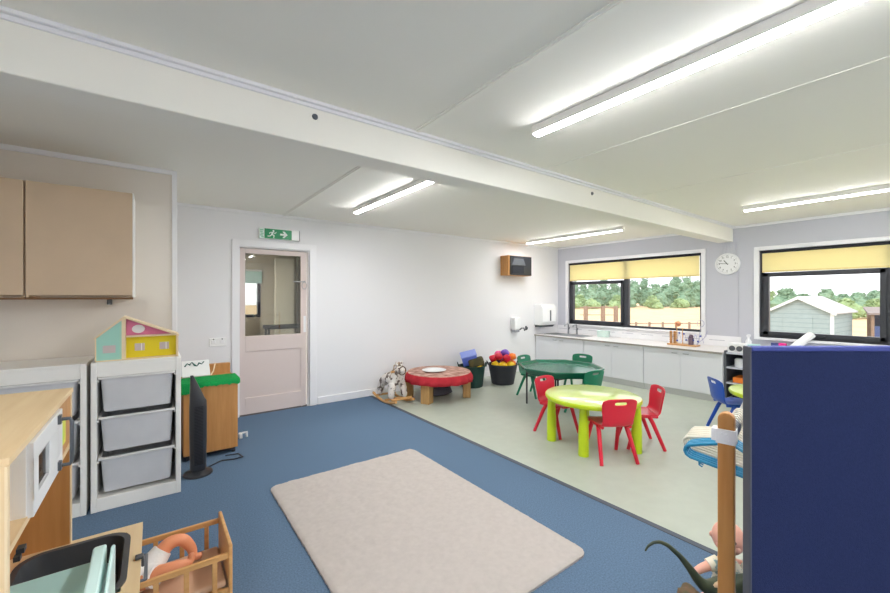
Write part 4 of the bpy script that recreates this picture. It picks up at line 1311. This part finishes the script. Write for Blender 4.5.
b.tube([(6.35, 2.38, 0.70), (6.35, 2.35, 0.88), (6.35, 2.34, 0.97)], 0.003, 6)
b.tube([(6.35, 2.40, 0.70), (6.35, 2.27, 0.84), (6.35, 2.25, 0.92), (6.35, 2.30, 0.80), (6.35, 2.39, 0.72)], 0.003, 6)
b.build('wire_loop', mat('wire_lilac', (176, 176, 204), 0.4), t)
for i in range(12):
    k = 3 + i * 3
    MB().sphere(pts[k], 0.014, 8).build('bead', mat('bead%d' % i, (66, 82, 170) if i % 3 else (210, 214, 236), 0.3), t, smooth=True)
b = bx(6.32, 6.38, 2.44, 2.49, 0.70, 0.80)
b.sphere((6.35, 2.465, 0.82), 0.03, 8)
b.build('peg_figure', mat('peg_brown', (110, 92, 110), 0.5), t, smooth=True)

# ------------------------------------------------------------------ open shelf unit beyond the worktop
t = thing('shelf_unit', 'grey open shelf unit at the end of the white cabinets', 'shelf unit', (6.3, 1.5, 0))
SX0, SX1, SY0, SY1 = 6.02, 6.66, 1.0, 1.943
for y in (SY0, SY1 - 0.02):
    bx(SX0, SX1, y, y + 0.02, 0, 0.70).build('side_panel', 'greyh', t)
for z in (0.06, 0.27, 0.47, 0.66):
    bx(SX0 + 0.005, SX1, SY0 + 0.02, SY1 - 0.02, z, z + 0.018).build('shelf', mat('shelf_pale%d' % int(z * 100), (196, 200, 210), 0.5), t)
bx(SX1 - 0.012, SX1, SY0 + 0.02, SY1 - 0.02, 0.08, 0.66).build('back_panel', mat('shelf_back', (150, 156, 168), 0.6), t)
t = thing('radio', 'small patterned grey radio on top of the shelf unit', 'radio', (6.15, 1.82, 0.679))
bx(6.06, 6.22, 1.73, 1.92, 0.6785, 0.80).build('radio_body', 'whitep', t, bevel=0.008)
b = MB()
for y in (1.865, 1.785):
    b.cyl((6.058, y, 0.735), (6.05, y, 0.735), 0.034, n=20)
b.build('speaker', 'greyh', t)
tag(bx(6.06, 6.2, 1.60, 1.70, 0.6785, 0.80).build('box', 'teal', base=(6.13, 1.65, 0.679), bevel=0.004), 'teal box beside the radio on the shelf unit', 'box')
tag(bx(6.06, 6.2, 1.45, 1.57, 0.679, 0.77).build('box', 'whitep', base=(6.13, 1.51, 0.679), bevel=0.004), 'small white box beside the teal box on the shelf unit', 'box')
tag(MB().lathe([(0.05, 0), (0.055, 0.01), (0.055, 0.10), (0.04, 0.115)], (6.12, 1.80, 0.4885), 24).build('jar', 'whitep', base=(6.12, 1.80, 0.488), smooth=True), 'white jar on the upper shelf of the grey unit', 'jar')
tag(bx(6.06, 6.25, 1.56, 1.72, 0.4885, 0.61).build('box', 'blue', base=(6.15, 1.64, 0.488), bevel=0.006), 'blue box next to the white jar in shelf unit', 'box')
tag(bx(6.06, 6.25, 1.38, 1.53, 0.4885, 0.60).build('box', 'bluebox', base=(6.15, 1.45, 0.488), bevel=0.006), 'pale blue box on the upper shelf, furthest right', 'box')
tag(bx(6.06, 6.3, 1.60, 1.86, 0.2885, 0.36).build('box', 'orangep', base=(6.18, 1.73, 0.288), bevel=0.006), 'orange shallow box on the lower shelf of grey unit', 'box')
tag(bx(6.06, 6.3, 1.55, 1.86, 0.0785, 0.2).build('box', 'soft', base=(6.18, 1.7, 0.078), bevel=0.006), 'dark box on the bottom shelf of the grey unit', 'box')
# things on the shelf under the right window
tag(bx(6.44, 6.66, 1.43, 1.64, 0.6785, 0.744).build('box', 'whitep', base=(6.55, 1.51, 0.679), bevel=0.004), 'flat white box on the shelf unit, under the marker pen', 'box')
t = thing('marker_pen', 'hot pink and navy marker pen lying just above the navy board', 'pen', (6.6, 1.50, 0.745))
MB().cyl((6.60, 1.59, 0.772), (6.60, 1.51, 0.772), 0.026, n=14).build('pen_body', mat('pen_navy', (60, 70, 130), 0.4), t, smooth=True)
MB().cyl((6.60, 1.51, 0.772), (6.60, 1.435, 0.772), 0.027, n=14).build('pen_cap', 'pink', t, smooth=True)
t = thing('paper_roll', 'white paper roll leaning against the right window frame', 'paper roll', (6.5, 1.35, 0.679))
b = MB()
b.tube([(6.42, 1.36, 0.73), (6.635, 1.2, 0.93)], 0.045, 18)
b.build('roll', 'whitep', t, smooth=True)
t = thing('spray_bottle', 'small white bottle on the shelf unit beside the window trim', 'bottle', (6.45, 1.80, 0.679))
MB().lathe([(0.03, 0), (0.034, 0.01), (0.034, 0.13), (0.014, 0.16), (0.014, 0.19)], (6.45, 1.80, 0.679), 18).build('bottle_body', 'whitep', t, smooth=True)
bx(6.42, 6.50, 1.785, 1.815, 0.865, 0.895).build('spray_head', 'trim', t, bevel=0.006)

# ------------------------------------------------------------------ navy display board
def d2w(r, d):
    return Vector((0.5962 * d + 0.8028 * r, 0.8028 * d - 0.5962 * r, 0))
ang = math.atan2(-0.5962, 0.8028)
bl = d2w(0.7405, 0.95)
t = thing('display_board', 'tall navy felt display board with a grey edge', 'display board', (bl.x, bl.y, 0), ang)
def lb(x0, x1, y0, y1, z0, z1):
    return MB().box(x0, x1, y0, y1, z0, z1)
lb(0.006, 1.186, 0.002, 0.022, 0.074, 1.268).build('felt_panel', 'navy', t, world=False)
b = MB()
b.box(0, 0.006, 0, 0.024, 0.06, 1.28)
b.box(1.186, 1.2, 0, 0.024, 0.06, 1.28)
b.box(0.006, 1.186, 0, 0.024, 0.06, 0.074)
b.build('frame', 'alu', t, world=False, bevel=0.003)
b = MB()
b.box(0.006, 1.186, 0, 0.024, 1.268, 1.28)
b.build('top_edge', mat('navy_edge', (58, 70, 146), 0.6), t, world=False, bevel=0.003)
for x in (0.4, 1.0):
    lb(x - 0.02, x + 0.02, -0.16, 0.1, 0, 0.06).build('foot', 'alu', t, world=False, bevel=0.005)

# ------------------------------------------------------------------ dressing-up rail with hangers
PX_, PY_, RZ = 1.352, 0.430, 0.985
ra = R(11)
t = thing('clothes_rail', 'low wooden dressing-up rail with white bracket beside the navy board', 'clothes rail', (PX_, PY_, 0), ra)
for x in (0.0, 1.02):
    b = MB()
    hw = 0.0205
    b.prism([(-hw, 0.03), (hw, 0.03), (hw, 1.042)] + [(hw * math.cos(a), 1.042 + hw * math.sin(a)) for a in [k * PI / 10 for k in range(1, 10)]] + [(-hw, 1.042)], 'X', x - 0.014, x + 0.014)
    b.build('post', 'post', t, bevel=0.004, world=False)
    lb(x - 0.02, x + 0.02, -0.12, 0.12, 0.0, 0.03).build('foot', 'post', t, bevel=0.006, world=False)
b = MB()
b.box(-0.020, -0.014, -0.024, 0.024, 0.972, 1.014)
b.box(-0.014, 0.03, -0.024, -0.0215, 0.972, 1.014)
b.box(-0.014, 0.03, 0.0215, 0.024, 0.972, 1.014)
b.box(-0.027, -0.020, -0.008, 0.012, 0.982, 1.004)
b.box(-0.014, 0.02, 0.024, 0.036, 0.976, 1.012)
b.build('bracket', 'trim', t, bevel=0.002, world=False)
MB().cyl((0.016, 0, RZ), (1.006, 0, RZ), 0.0085, n=12).build('hanging_bar', 'steel', t, smooth=True, world=False)
def hanger(d, m, label, group, w):
    t = thing('clothes_hanger', label, 'hanger', (PX_ + d * math.cos(ra), PY_ + d * math.sin(ra), RZ), R(-12), group)
    b = MB()
    b.tube([(0, -0.018, -0.012), (0, -0.019, 0.006), (0, -0.008, 0.017), (0, 0.008, 0.017), (0, 0.017, 0.006), (0, 0.012, -0.015), (0, 0.0, -0.03), (0, 0, -0.048)], 0.003, 6)
    b.build('hook', 'steel' if m == 'hang' else m, t, world=False, smooth=True)
    b = MB()
    zb, za = -0.135, -0.045
    half = [(0.045, za - 0.016), (0.095, za - 0.034), (w - 0.014, za - 0.052), (w - 0.003, za - 0.062), (w, zb + 0.016), (w - 0.006, zb + 0.005), (w - 0.02, zb), (0.06, zb)]
    loop = [(0, 0, za)] + [(0, y, z) for y, z in half] + [(0, 0, zb)] + [(0, -y, z) for y, z in reversed(half)]
    b.tube(loop, 0.0056, 8, closed=True)
    if m == 'hang':
        for s in (-1, 1):
            b.tube([(0, s * 0.10, zb - 0.002), (0, s * 0.10, zb - 0.015), (0, s * 0.09, zb - 0.018)], 0.003, 6)
    b.build('hanger_frame', m, t, world=False, smooth=True)
for k in range(4):
    hanger(0.105 + 0.019 * k, 'hang', ['teal plastic hanger nearest the white bracket on the rail', 'teal plastic hanger second from the white bracket', 'teal plastic hanger third from the white bracket', 'teal plastic hanger fourth from bracket, next to the cream ones'][k], 'teal hangers on the rail', 0.15)
for k in range(6):
    hanger(0.19 + 0.027 * k, 'hangc', ['cream hanger nearest the teal ones on the rail', 'cream hanger second behind the teal ones', 'cream hanger third behind the teal ones', 'cream hanger fourth behind the teal ones', 'cream hanger fifth behind the teal ones', 'cream hanger furthest behind the teal ones'][k], 'cream hangers on the rail', 0.172)
# light blue hat hung over the rail behind the post
HD = 0.50
hb = Matrix.Translation((PX_ + HD * math.cos(ra), PY_ + HD * math.sin(ra) - 0.10, 0.955)) @ Matrix.Rotation(ra, 4, 'Z') @ Matrix.Rotation(R(62), 4, 'Y')
t = thing('sun_hat', 'light blue brimmed hat with cream print behind the wooden post', 'hat', tuple(hb.translation))
b = MB()
b.T = hb
b.lathe([(0.078, -0.01), (0.080, -0.004), (0.058, 0.004), (0.054, 0.0)], n=28)
b.build('brim', mat('hat_blue', (112, 190, 222), 0.8), t, smooth=True)
b = MB()
b.T = hb
b.lathe([(0.056, 0.0), (0.054, 0.02), (0.044, 0.04), (0.022, 0.05), (0.002, 0.053)], n=28)
b.build('crown', spots('hat_print', (240, 232, 196), (230, 200, 90), 36, 0.55), t, smooth=True)

# ------------------------------------------------------------------ toys on the floor at the foot of the rail
# dinosaur: body low on the carpet, tail curling up and away to the left
o0 = Vector((1.93, 0.66, 0))
t = thing('toy_dinosaur', 'dark green toy dinosaur with long curled tail beside the post', 'dinosaur', o0)
V = [(1.93, 0.625, 0.165), (1.895, 0.648, 0.166), (1.868, 0.668, 0.175), (1.841, 0.688, 0.207), (1.814, 0.708, 0.255), (1.78, 0.733, 0.308), (1.739, 0.764, 0.354), (1.712, 0.784, 0.368), (1.690, 0.800, 0.366), (1.671, 0.814, 0.350), (1.661, 0.821, 0.329),
     (1.95, 0.585, 0.18), (1.965, 0.555, 0.215), (1.98, 0.525, 0.25), (1.995, 0.50, 0.248), (2.01, 0.475, 0.236),
     (1.925, 0.59, 0.10), (1.905, 0.575, 0.05), (1.915, 0.57, 0.012), (1.935, 0.555, 0.010), (1.955, 0.665, 0.10), (1.935, 0.675, 0.05), (1.945, 0.67, 0.012), (1.965, 0.655, 0.010),
     (1.945, 0.525, 0.185), (1.955, 0.51, 0.16), (1.985, 0.545, 0.185), (1.995, 0.53, 0.16)]
Ed = [(0, 1), (1, 2), (2, 3), (3, 4), (4, 5), (5, 6), (6, 7), (7, 8), (8, 9), (9, 10), (0, 11), (11, 12), (12, 13), (13, 14), (14, 15), (0, 16), (16, 17), (17, 18), (18, 19), (0, 20), (20, 21), (21, 22), (22, 23), (12, 24), (24, 25), (12, 26), (26, 27)]
Rd = [0.05, 0.042, 0.030, 0.021, 0.016, 0.012, 0.009, 0.0075, 0.0062, 0.005, 0.0035, 0.046, 0.034, 0.030, 0.026, 0.014, 0.026, 0.016, 0.012, 0.010, 0.026, 0.016, 0.012, 0.010, 0.012, 0.008, 0.012, 0.008]
skin('body', [tuple(Vector(p) - o0) for p in V], Ed, Rd, 'dino', t)
b = MB()
b.tube([Vector(p) - o0 for p in ((1.86, 0.655, 0.185), (1.90, 0.625, 0.196), (1.94, 0.60, 0.20))], [0.006, 0.017, 0.02], 10)
b.build('stripe', 'dinob', t, world=False, smooth=True)
b = MB()
for s in (-1, 1):
    b.sphere(Vector((1.985, 0.515, 0.270)) - o0 + Vector((0.012, 0.018, 0)) * s, 0.006, 8)
b.build('eye', 'eye', t, world=False, smooth=True)
# sitting baby doll with patterned dress
o0 = Vector((2.085, 0.655, 0))
t = thing('baby_doll', 'sitting baby doll in pale print dress behind the wooden post', 'doll', o0)
V = [(0, 0, 0.055), (0, 0, 0.12), (0, 0, 0.185), (0, 0, 0.225), (0, 0, 0.25),
     (-0.035, 0.035, 0.195), (-0.09, 0.075, 0.17), (-0.135, 0.095, 0.155), (-0.15, 0.095, 0.148), (0.035, -0.035, 0.195), (0.03, -0.085, 0.15), (-0.01, -0.10, 0.12),
     (-0.035, 0.03, 0.05), (-0.11, 0.055, 0.05), (-0.175, 0.075, 0.035), (-0.19, 0.08, 0.055), (-0.01, -0.05, 0.05), (0.0, -0.11, 0.05), (0.0, -0.165, 0.035), (-0.005, -0.175, 0.055)]
Ed = [(0, 1), (1, 2), (2, 3), (3, 4), (2, 5), (5, 6), (6, 7), (7, 8), (2, 9), (9, 10), (10, 11), (0, 12), (12, 13), (13, 14), (14, 15), (0, 16), (16, 17), (17, 18), (18, 19)]
Rd = [0.052, 0.05, 0.042, 0.02, 0.02, 0.024, 0.019, 0.014, 0.010, 0.024, 0.019, 0.013, 0.034, 0.028, 0.02, 0.013, 0.034, 0.028, 0.02, 0.013]
skin('body', V, Ed, Rd, 'skinp', t)
b = MB()
fd = Vector((-0.8, -0.25, 0)).normalized()
sd = Vector((-fd.y, fd.x, 0))
hc = Vector((-0.005, 0.0, 0.315))
b.sphere(hc, 0.066, 18, (1.0, 0.95, 1.08))
b.sphere(hc + fd * 0.060 + Vector((0, 0, -0.006)), 0.010, 8)
for s in (-1, 1):
    b.sphere(hc + sd * s * 0.058 + Vector((0, 0, -0.005)), 0.014, 8)
    b.sphere(hc + fd * 0.045 + sd * s * 0.028 + Vector((0, 0, -0.022)), 0.018, 8)
hd = b.build('head', 'skinp', t, world=False, smooth=True)
b = MB()
for s in (-1, 1):
    b.sphere(hc + fd * 0.054 + sd * s * 0.022 + Vector((0, 0, 0.010)), 0.008, 8)
b.build('eye', 'eye', hd, world=False, smooth=True)
b = MB()
b.sphere(hc + fd * 0.056 + Vector((0, 0, -0.030)), 0.012, 8, (0.8, 1.0, 0.5))
b.build('mouth', 'lips', hd, world=False, smooth=True)
b = MB()
b.lathe([(0.078, 0.02), (0.076, 0.05), (0.062, 0.12), (0.058, 0.185), (0.03, 0.222)], n=28)
b.build('dress', 'print', t, world=False, smooth=True)
b = MB()
b.tube([(-0.03, 0.03, 0.198), (-0.065, 0.058, 0.182)], [0.030, 0.026], 14)
b.tube([(0.03, -0.03, 0.198), (0.032, -0.065, 0.168)], [0.030, 0.026], 14)
b.build('sleeve', 'print', t, world=False, smooth=True)
# brown toy lump below the dinosaur's tail
o = MB().lathe([(0.05, 0), (0.075, 0.03), (0.075, 0.12), (0.055, 0.175), (0.01, 0.2)], (1.785, 0.695, 0), 18, 0.85, 0.75)
for v in o.bm.verts:
    v.co += Vector((1, 1, 0.6)) * 0.016 * noise.noise(v.co * 30)
o = o.build('soft_toy', mat('mottled_brown', (128, 96, 74), 0.9, c2=(88, 92, 66), scale=30), base=(1.785, 0.695, 0), smooth=True)
tag(o, 'mottled brown soft toy under the dinosaur tail', 'toy')

# ------------------------------------------------------------------ outside
GZ = -0.8
structure(bx(X1 + 0.2, 160, -90, 120, GZ - 0.3, GZ).build('ground', 'hay'))
structure(bx(-40, 40, 8.1, 60, GZ - 0.3, GZ - 0.02).build('ground', 'hay'))
def tree(x, y, h, wd, m, label, group, seed, trunk=True):
    random.seed(seed)
    t = thing('tree' if trunk else 'shrub', label, 'tree' if trunk else 'shrub', (x, y, GZ), 0, group)
    b = MB()
    n = 11 if trunk else 6
    for k in range(n):
        u = k / (n - 1)
        a = random.uniform(0, 2 * PI)
        rr = wd * 0.33 * (1 - u) ** 0.6 * random.uniform(0.5, 1.1)
        z = h * (0.16 + 0.70 * u)
        r = wd * (0.36 - 0.20 * u) * random.uniform(0.85, 1.15)
        tmp = bmesh.new()
        bmesh.ops.create_icosphere(tmp, subdivisions=3, radius=1)
        for v in tmp.verts:
            d = 1 + 0.30 * noise.noise(v.co * 2.4 + Vector((k * 7.1, seed, 0))) + 0.22 * noise.noise(v.co * 6 + Vector((seed, k * 3.3, 5)))
            v.co = Vector((rr * math.cos(a), rr * math.sin(a), z)) + Vector((v.co.x, v.co.y, v.co.z * 0.95)) * r * d
            v.co.z = max(v.co.z, 0.1)
        idx = {v: b.bm.verts.new(v.co) for v in tmp.verts}
        for f in tmp.faces:
            b.bm.faces.new([idx[v] for v in f.verts])
        tmp.free()
    # loose leafy sprays that break the outline
    for k in range(260):
        u = random.random()
        a = random.uniform(0, 2 * PI)
        rr = wd * (0.55 - 0.38 * u) * random.uniform(0.8, 1.12)
        p = Vector((rr * math.cos(a), rr * math.sin(a), h * (0.15 + 0.85 * u)))
        q = Vector((random.uniform(-1, 1), random.uniform(-1, 1), random.uniform(-0.2, 1))).normalized() * wd * 0.07
        s = q.cross(Vector((random.uniform(-1, 1), random.uniform(-1, 1), 0.3))).normalized() * wd * 0.03
        b.bm.faces.new([b.bm.verts.new(p - q), b.bm.verts.new(p + s), b.bm.verts.new(p + q), b.bm.verts.new(p - s)])
    b.build('foliage', m, t, world=False)
    if trunk:
        MB().tube([(0, 0, 0), (0, 0, h * 0.35)], [wd * 0.05, wd * 0.03], 8).build('trunk', 'bark', t, world=False, smooth=True)
def dirpx(a, d):
    return (0.5962 + 0.8028 * a) * d, (0.8028 - 0.5962 * a) * d
random.seed(31)
gl = 'trees seen through the window above the sink'
for k in range(15):
    a = 0.30 + 0.37 * k / 14
    x, y = dirpx(a, 84 + 6.5 * (k % 3))
    h = 5.6 + 0.4 * (k % 3) + 0.8 * math.sin(k * 1.7 + 1) + (0.9 if k > 10 else 0)
    tree(x, y, h, 3.9 + 0.5 * math.sin(k * 3.1), 'leaf', 'grey-green tree in the row beyond the field, left window', gl, 40 + k)
for k in range(6):
    a = (0.315, 0.345, 0.375, 0.44, 0.53, 0.60)[k]
    x, y = dirpx(a, 74 + 4 * (k % 2))
    tree(x, y, 2.3 + 0.5 * math.sin(k * 2.3), 3.0, 'leafl', 'low yellow-green shrub in front of the far trees, left window', 'shrubs seen through the window above the sink', 80 + k, False)
for k, (a, d, h, w, m_) in enumerate(((0.83, 53, 3.0, 2.6, 'leafl'), (0.872, 44, 3.2, 3.0, 'leaf'), (0.915, 48, 2.6, 3.0, 'leaf'))):
    x, y = dirpx(a, d)
    tree(x, y, h, w, m_, ['yellow-green tree at the left edge of the right window', 'round green tree standing left behind the shed roof', 'low green tree hidden behind the shed roof'][k], None, 120 + k)
for k in range(7):
    a = 0.975 + 0.25 * k / 6
    x, y = dirpx(a, 60 + 6 * (k % 2))
    tree(x, y, 3.0 + 0.6 * math.sin(k * 2.6 + 1.0), 3.1, 'leaf', 'green bushy tree in the line right of the shed', 'trees right of the shed', 140 + k)
for k in range(3):
    a = 0.95 + 0.075 * k
    x, y = dirpx(a, 40)
    tree(x, y, 2.0, 2.4, 'leafl', 'low yellow-green shrub behind the shed at its right', 'shrubs right of the shed', 160 + k, False)

# fences in the field
def d2(a, d):
    x, y = dirpx(a, d)
    return Vector((x, y, GZ))
p0, p1 = d2(0.404, 30), d2(0.437, 30)
t = thing('fence', 'tall two-post wooden fence in the field, left pane', 'fence', p0)
for p in (p0, p1, d2(0.36, 30)):
    bx(p.x - 0.12, p.x + 0.12, p.y - 0.12, p.y + 0.12, GZ, 0.72).build('post', 'fence', t)
b = MB()
b.tube([d2(0.345, 30) + Vector((0, 0, 1.42)), p1 + Vector((0, 0, 1.42))], 0.05, 6)
b.tube([d2(0.345, 30) + Vector((0, 0, 0.85)), p1 + Vector((0, 0, 0.85))], 0.03, 6)
b.build('rail', 'fence', t)
t = thing('fence', 'low post and rail fence in the field, right pane', 'fence', d2(0.47, 19))
for k in range(7):
    p = d2(0.455 + 0.034 * k, 19)
    bx(p.x - 0.04, p.x + 0.04, p.y - 0.04, p.y + 0.04, GZ, 0.20).build('post', 'fence', t)
for z in (0.93, 0.55):
    MB().tube([d2(0.44, 19) + Vector((0, 0, z)), d2(0.69, 19) + Vector((0, 0, z))], 0.022, 6).build('rail', 'fence', t)

# shed
sd_ = 13.0
apx = d2(0.905, sd_)
ax_u = Vector((0.8028, -0.5962, 0))
ax_v = Vector((0.5962, 0.8028, 0))
def shedpt(u, v, z):
    # square to the view: u along the gable, v away along the ridge
    return apx + ax_u * u + ax_v * v + Vector((0, 0, z - GZ))
turn = R(-36.6)
t = thing('garden_shed', 'grey-green weatherboard shed with pale pitched roof outside', 'shed', (apx.x, apx.y, GZ), turn + R(-56))
w_ = 0.80
ze, za = 1.73, 2.19
b = MB()
b.prism([(-w_, 0), (w_, 0), (w_, ze), (0, za), (-w_, ze)], 'Y', 0, 2.6)
b.build('shed_walls', 'shed', t, world=False)
for s in (-1, 1):
    b = MB()
    b.prism([(0, za + 0.05), (s * (w_ + 0.12), ze - 0.02), (s * (w_ + 0.12), ze - 0.06), (0, za + 0.005)], 'Y', -0.1, 2.75)
    b.build('roof_slope', 'shedr', t, world=False)
    b = MB()
    b.prism([(0, za + 0.04), (s * (w_ + 0.12), ze - 0.03), (s * (w_ + 0.12), ze - 0.11), (0, za - 0.05)], 'Y', -0.125, -0.1)
    b.build('bargeboard', 'shedt', t, world=False)
b = MB()
for s in (-1, 1):
    b.box(s * w_ - 0.04, s * w_ + 0.04, -0.02, 0.04, 0, ze - 0.05)
b.build('corner_board', 'shedt', t, world=False)
b = MB()
b.box(-0.42, 0.34, -0.018, 0, 0.05, 1.55)
b.build('shed_door', 'shed', t, world=False)

# open log store beyond the shed
q = d2(1.15, 13)
t = thing('log_store', 'dark open lean-to store at the right edge of the window', 'store', q, turn + R(-40))
b = MB()
for x in (-0.5, 0.5):
    for y in (0, 0.7):
        b.box(x - 0.04, x + 0.04, y - 0.04, y + 0.04, 0, 1.62 + y * 0.2)
b.build('frame_post', 'fence', t, world=False)
b = MB()
b.prism([(-0.15, 1.60), (0.85, 1.80), (0.85, 1.86), (-0.15, 1.67)], 'X', -0.62, 0.62)
b.build('roof', mat('store_roof', (140, 128, 124), 0.8), t, world=False)
lb(-0.5, 0.5, 0.68, 0.72, 0, 1.7).build('back_boards', mat('store_boards', (84, 90, 106), 0.8), t, world=False)
for x in (0.5,):
    lb(x, x + 0.02, 0, 0.7, 0, 1.6).build('side_boards', 'roomd', t, world=False)
p = q + ax_u * 0.12 + ax_v * 0.3
o = MB().obox((p.x, p.y, GZ + 0.6), (0.5, 0.4, 1.2), Matrix.Rotation(turn, 3, 'Z')).build('crate', mat('crate_blue', (96, 112, 170), 0.6), base=p, bevel=0.02)
tag(o, 'blue bin standing inside the open lean-to store', 'bin')

# ------------------------------------------------------------------ sky, sun, camera
w = bpy.data.worlds.new('sky')
scene.world = w
w.use_nodes = True
bg = w.node_tree.nodes['Background']
bg.inputs[0].default_value = (0.93, 0.96, 1.0, 1)
bg.inputs[1].default_value = 1.25
sun = bpy.data.lights.new('sun', 'SUN')
sun.energy = 0.6
sun.angle = R(8)
sun.color = (1, 0.96, 0.9)
so = bpy.data.objects.new('sun', sun)
col.objects.link(so)
so.rotation_euler = Vector((0.62, 0.35, -0.70)).to_track_quat('-Z', 'Y').to_euler()

cam = bpy.data.cameras.new('camera')
cam.sensor_fit = 'HORIZONTAL'
cam.sensor_width = 36
cam.lens = 391.0 / 890 * 36
cam.shift_y = 0.8 / 890
cam.clip_start = 0.05
cam.clip_end = 400
co = bpy.data.objects.new('camera', cam)
col.objects.link(co)
co.location = (0, 0, 1.40)
co.rotation_euler = (PI / 2, 0, -R(36.6))
scene.camera = co

scene.view_settings.view_transform = 'Standard'
scene.view_settings.look = 'None'
scene.view_settings.exposure = 0.97
scene.view_settings.gamma = 1
scene.view_settings.use_curve_mapping = False
scene.cycles.use_denoising = True
scene.cycles.max_bounces = 10
scene.cycles.diffuse_bounces = 6
scene.cycles.transparent_max_bounces = 12
scene.cycles.sample_clamp_indirect = 6
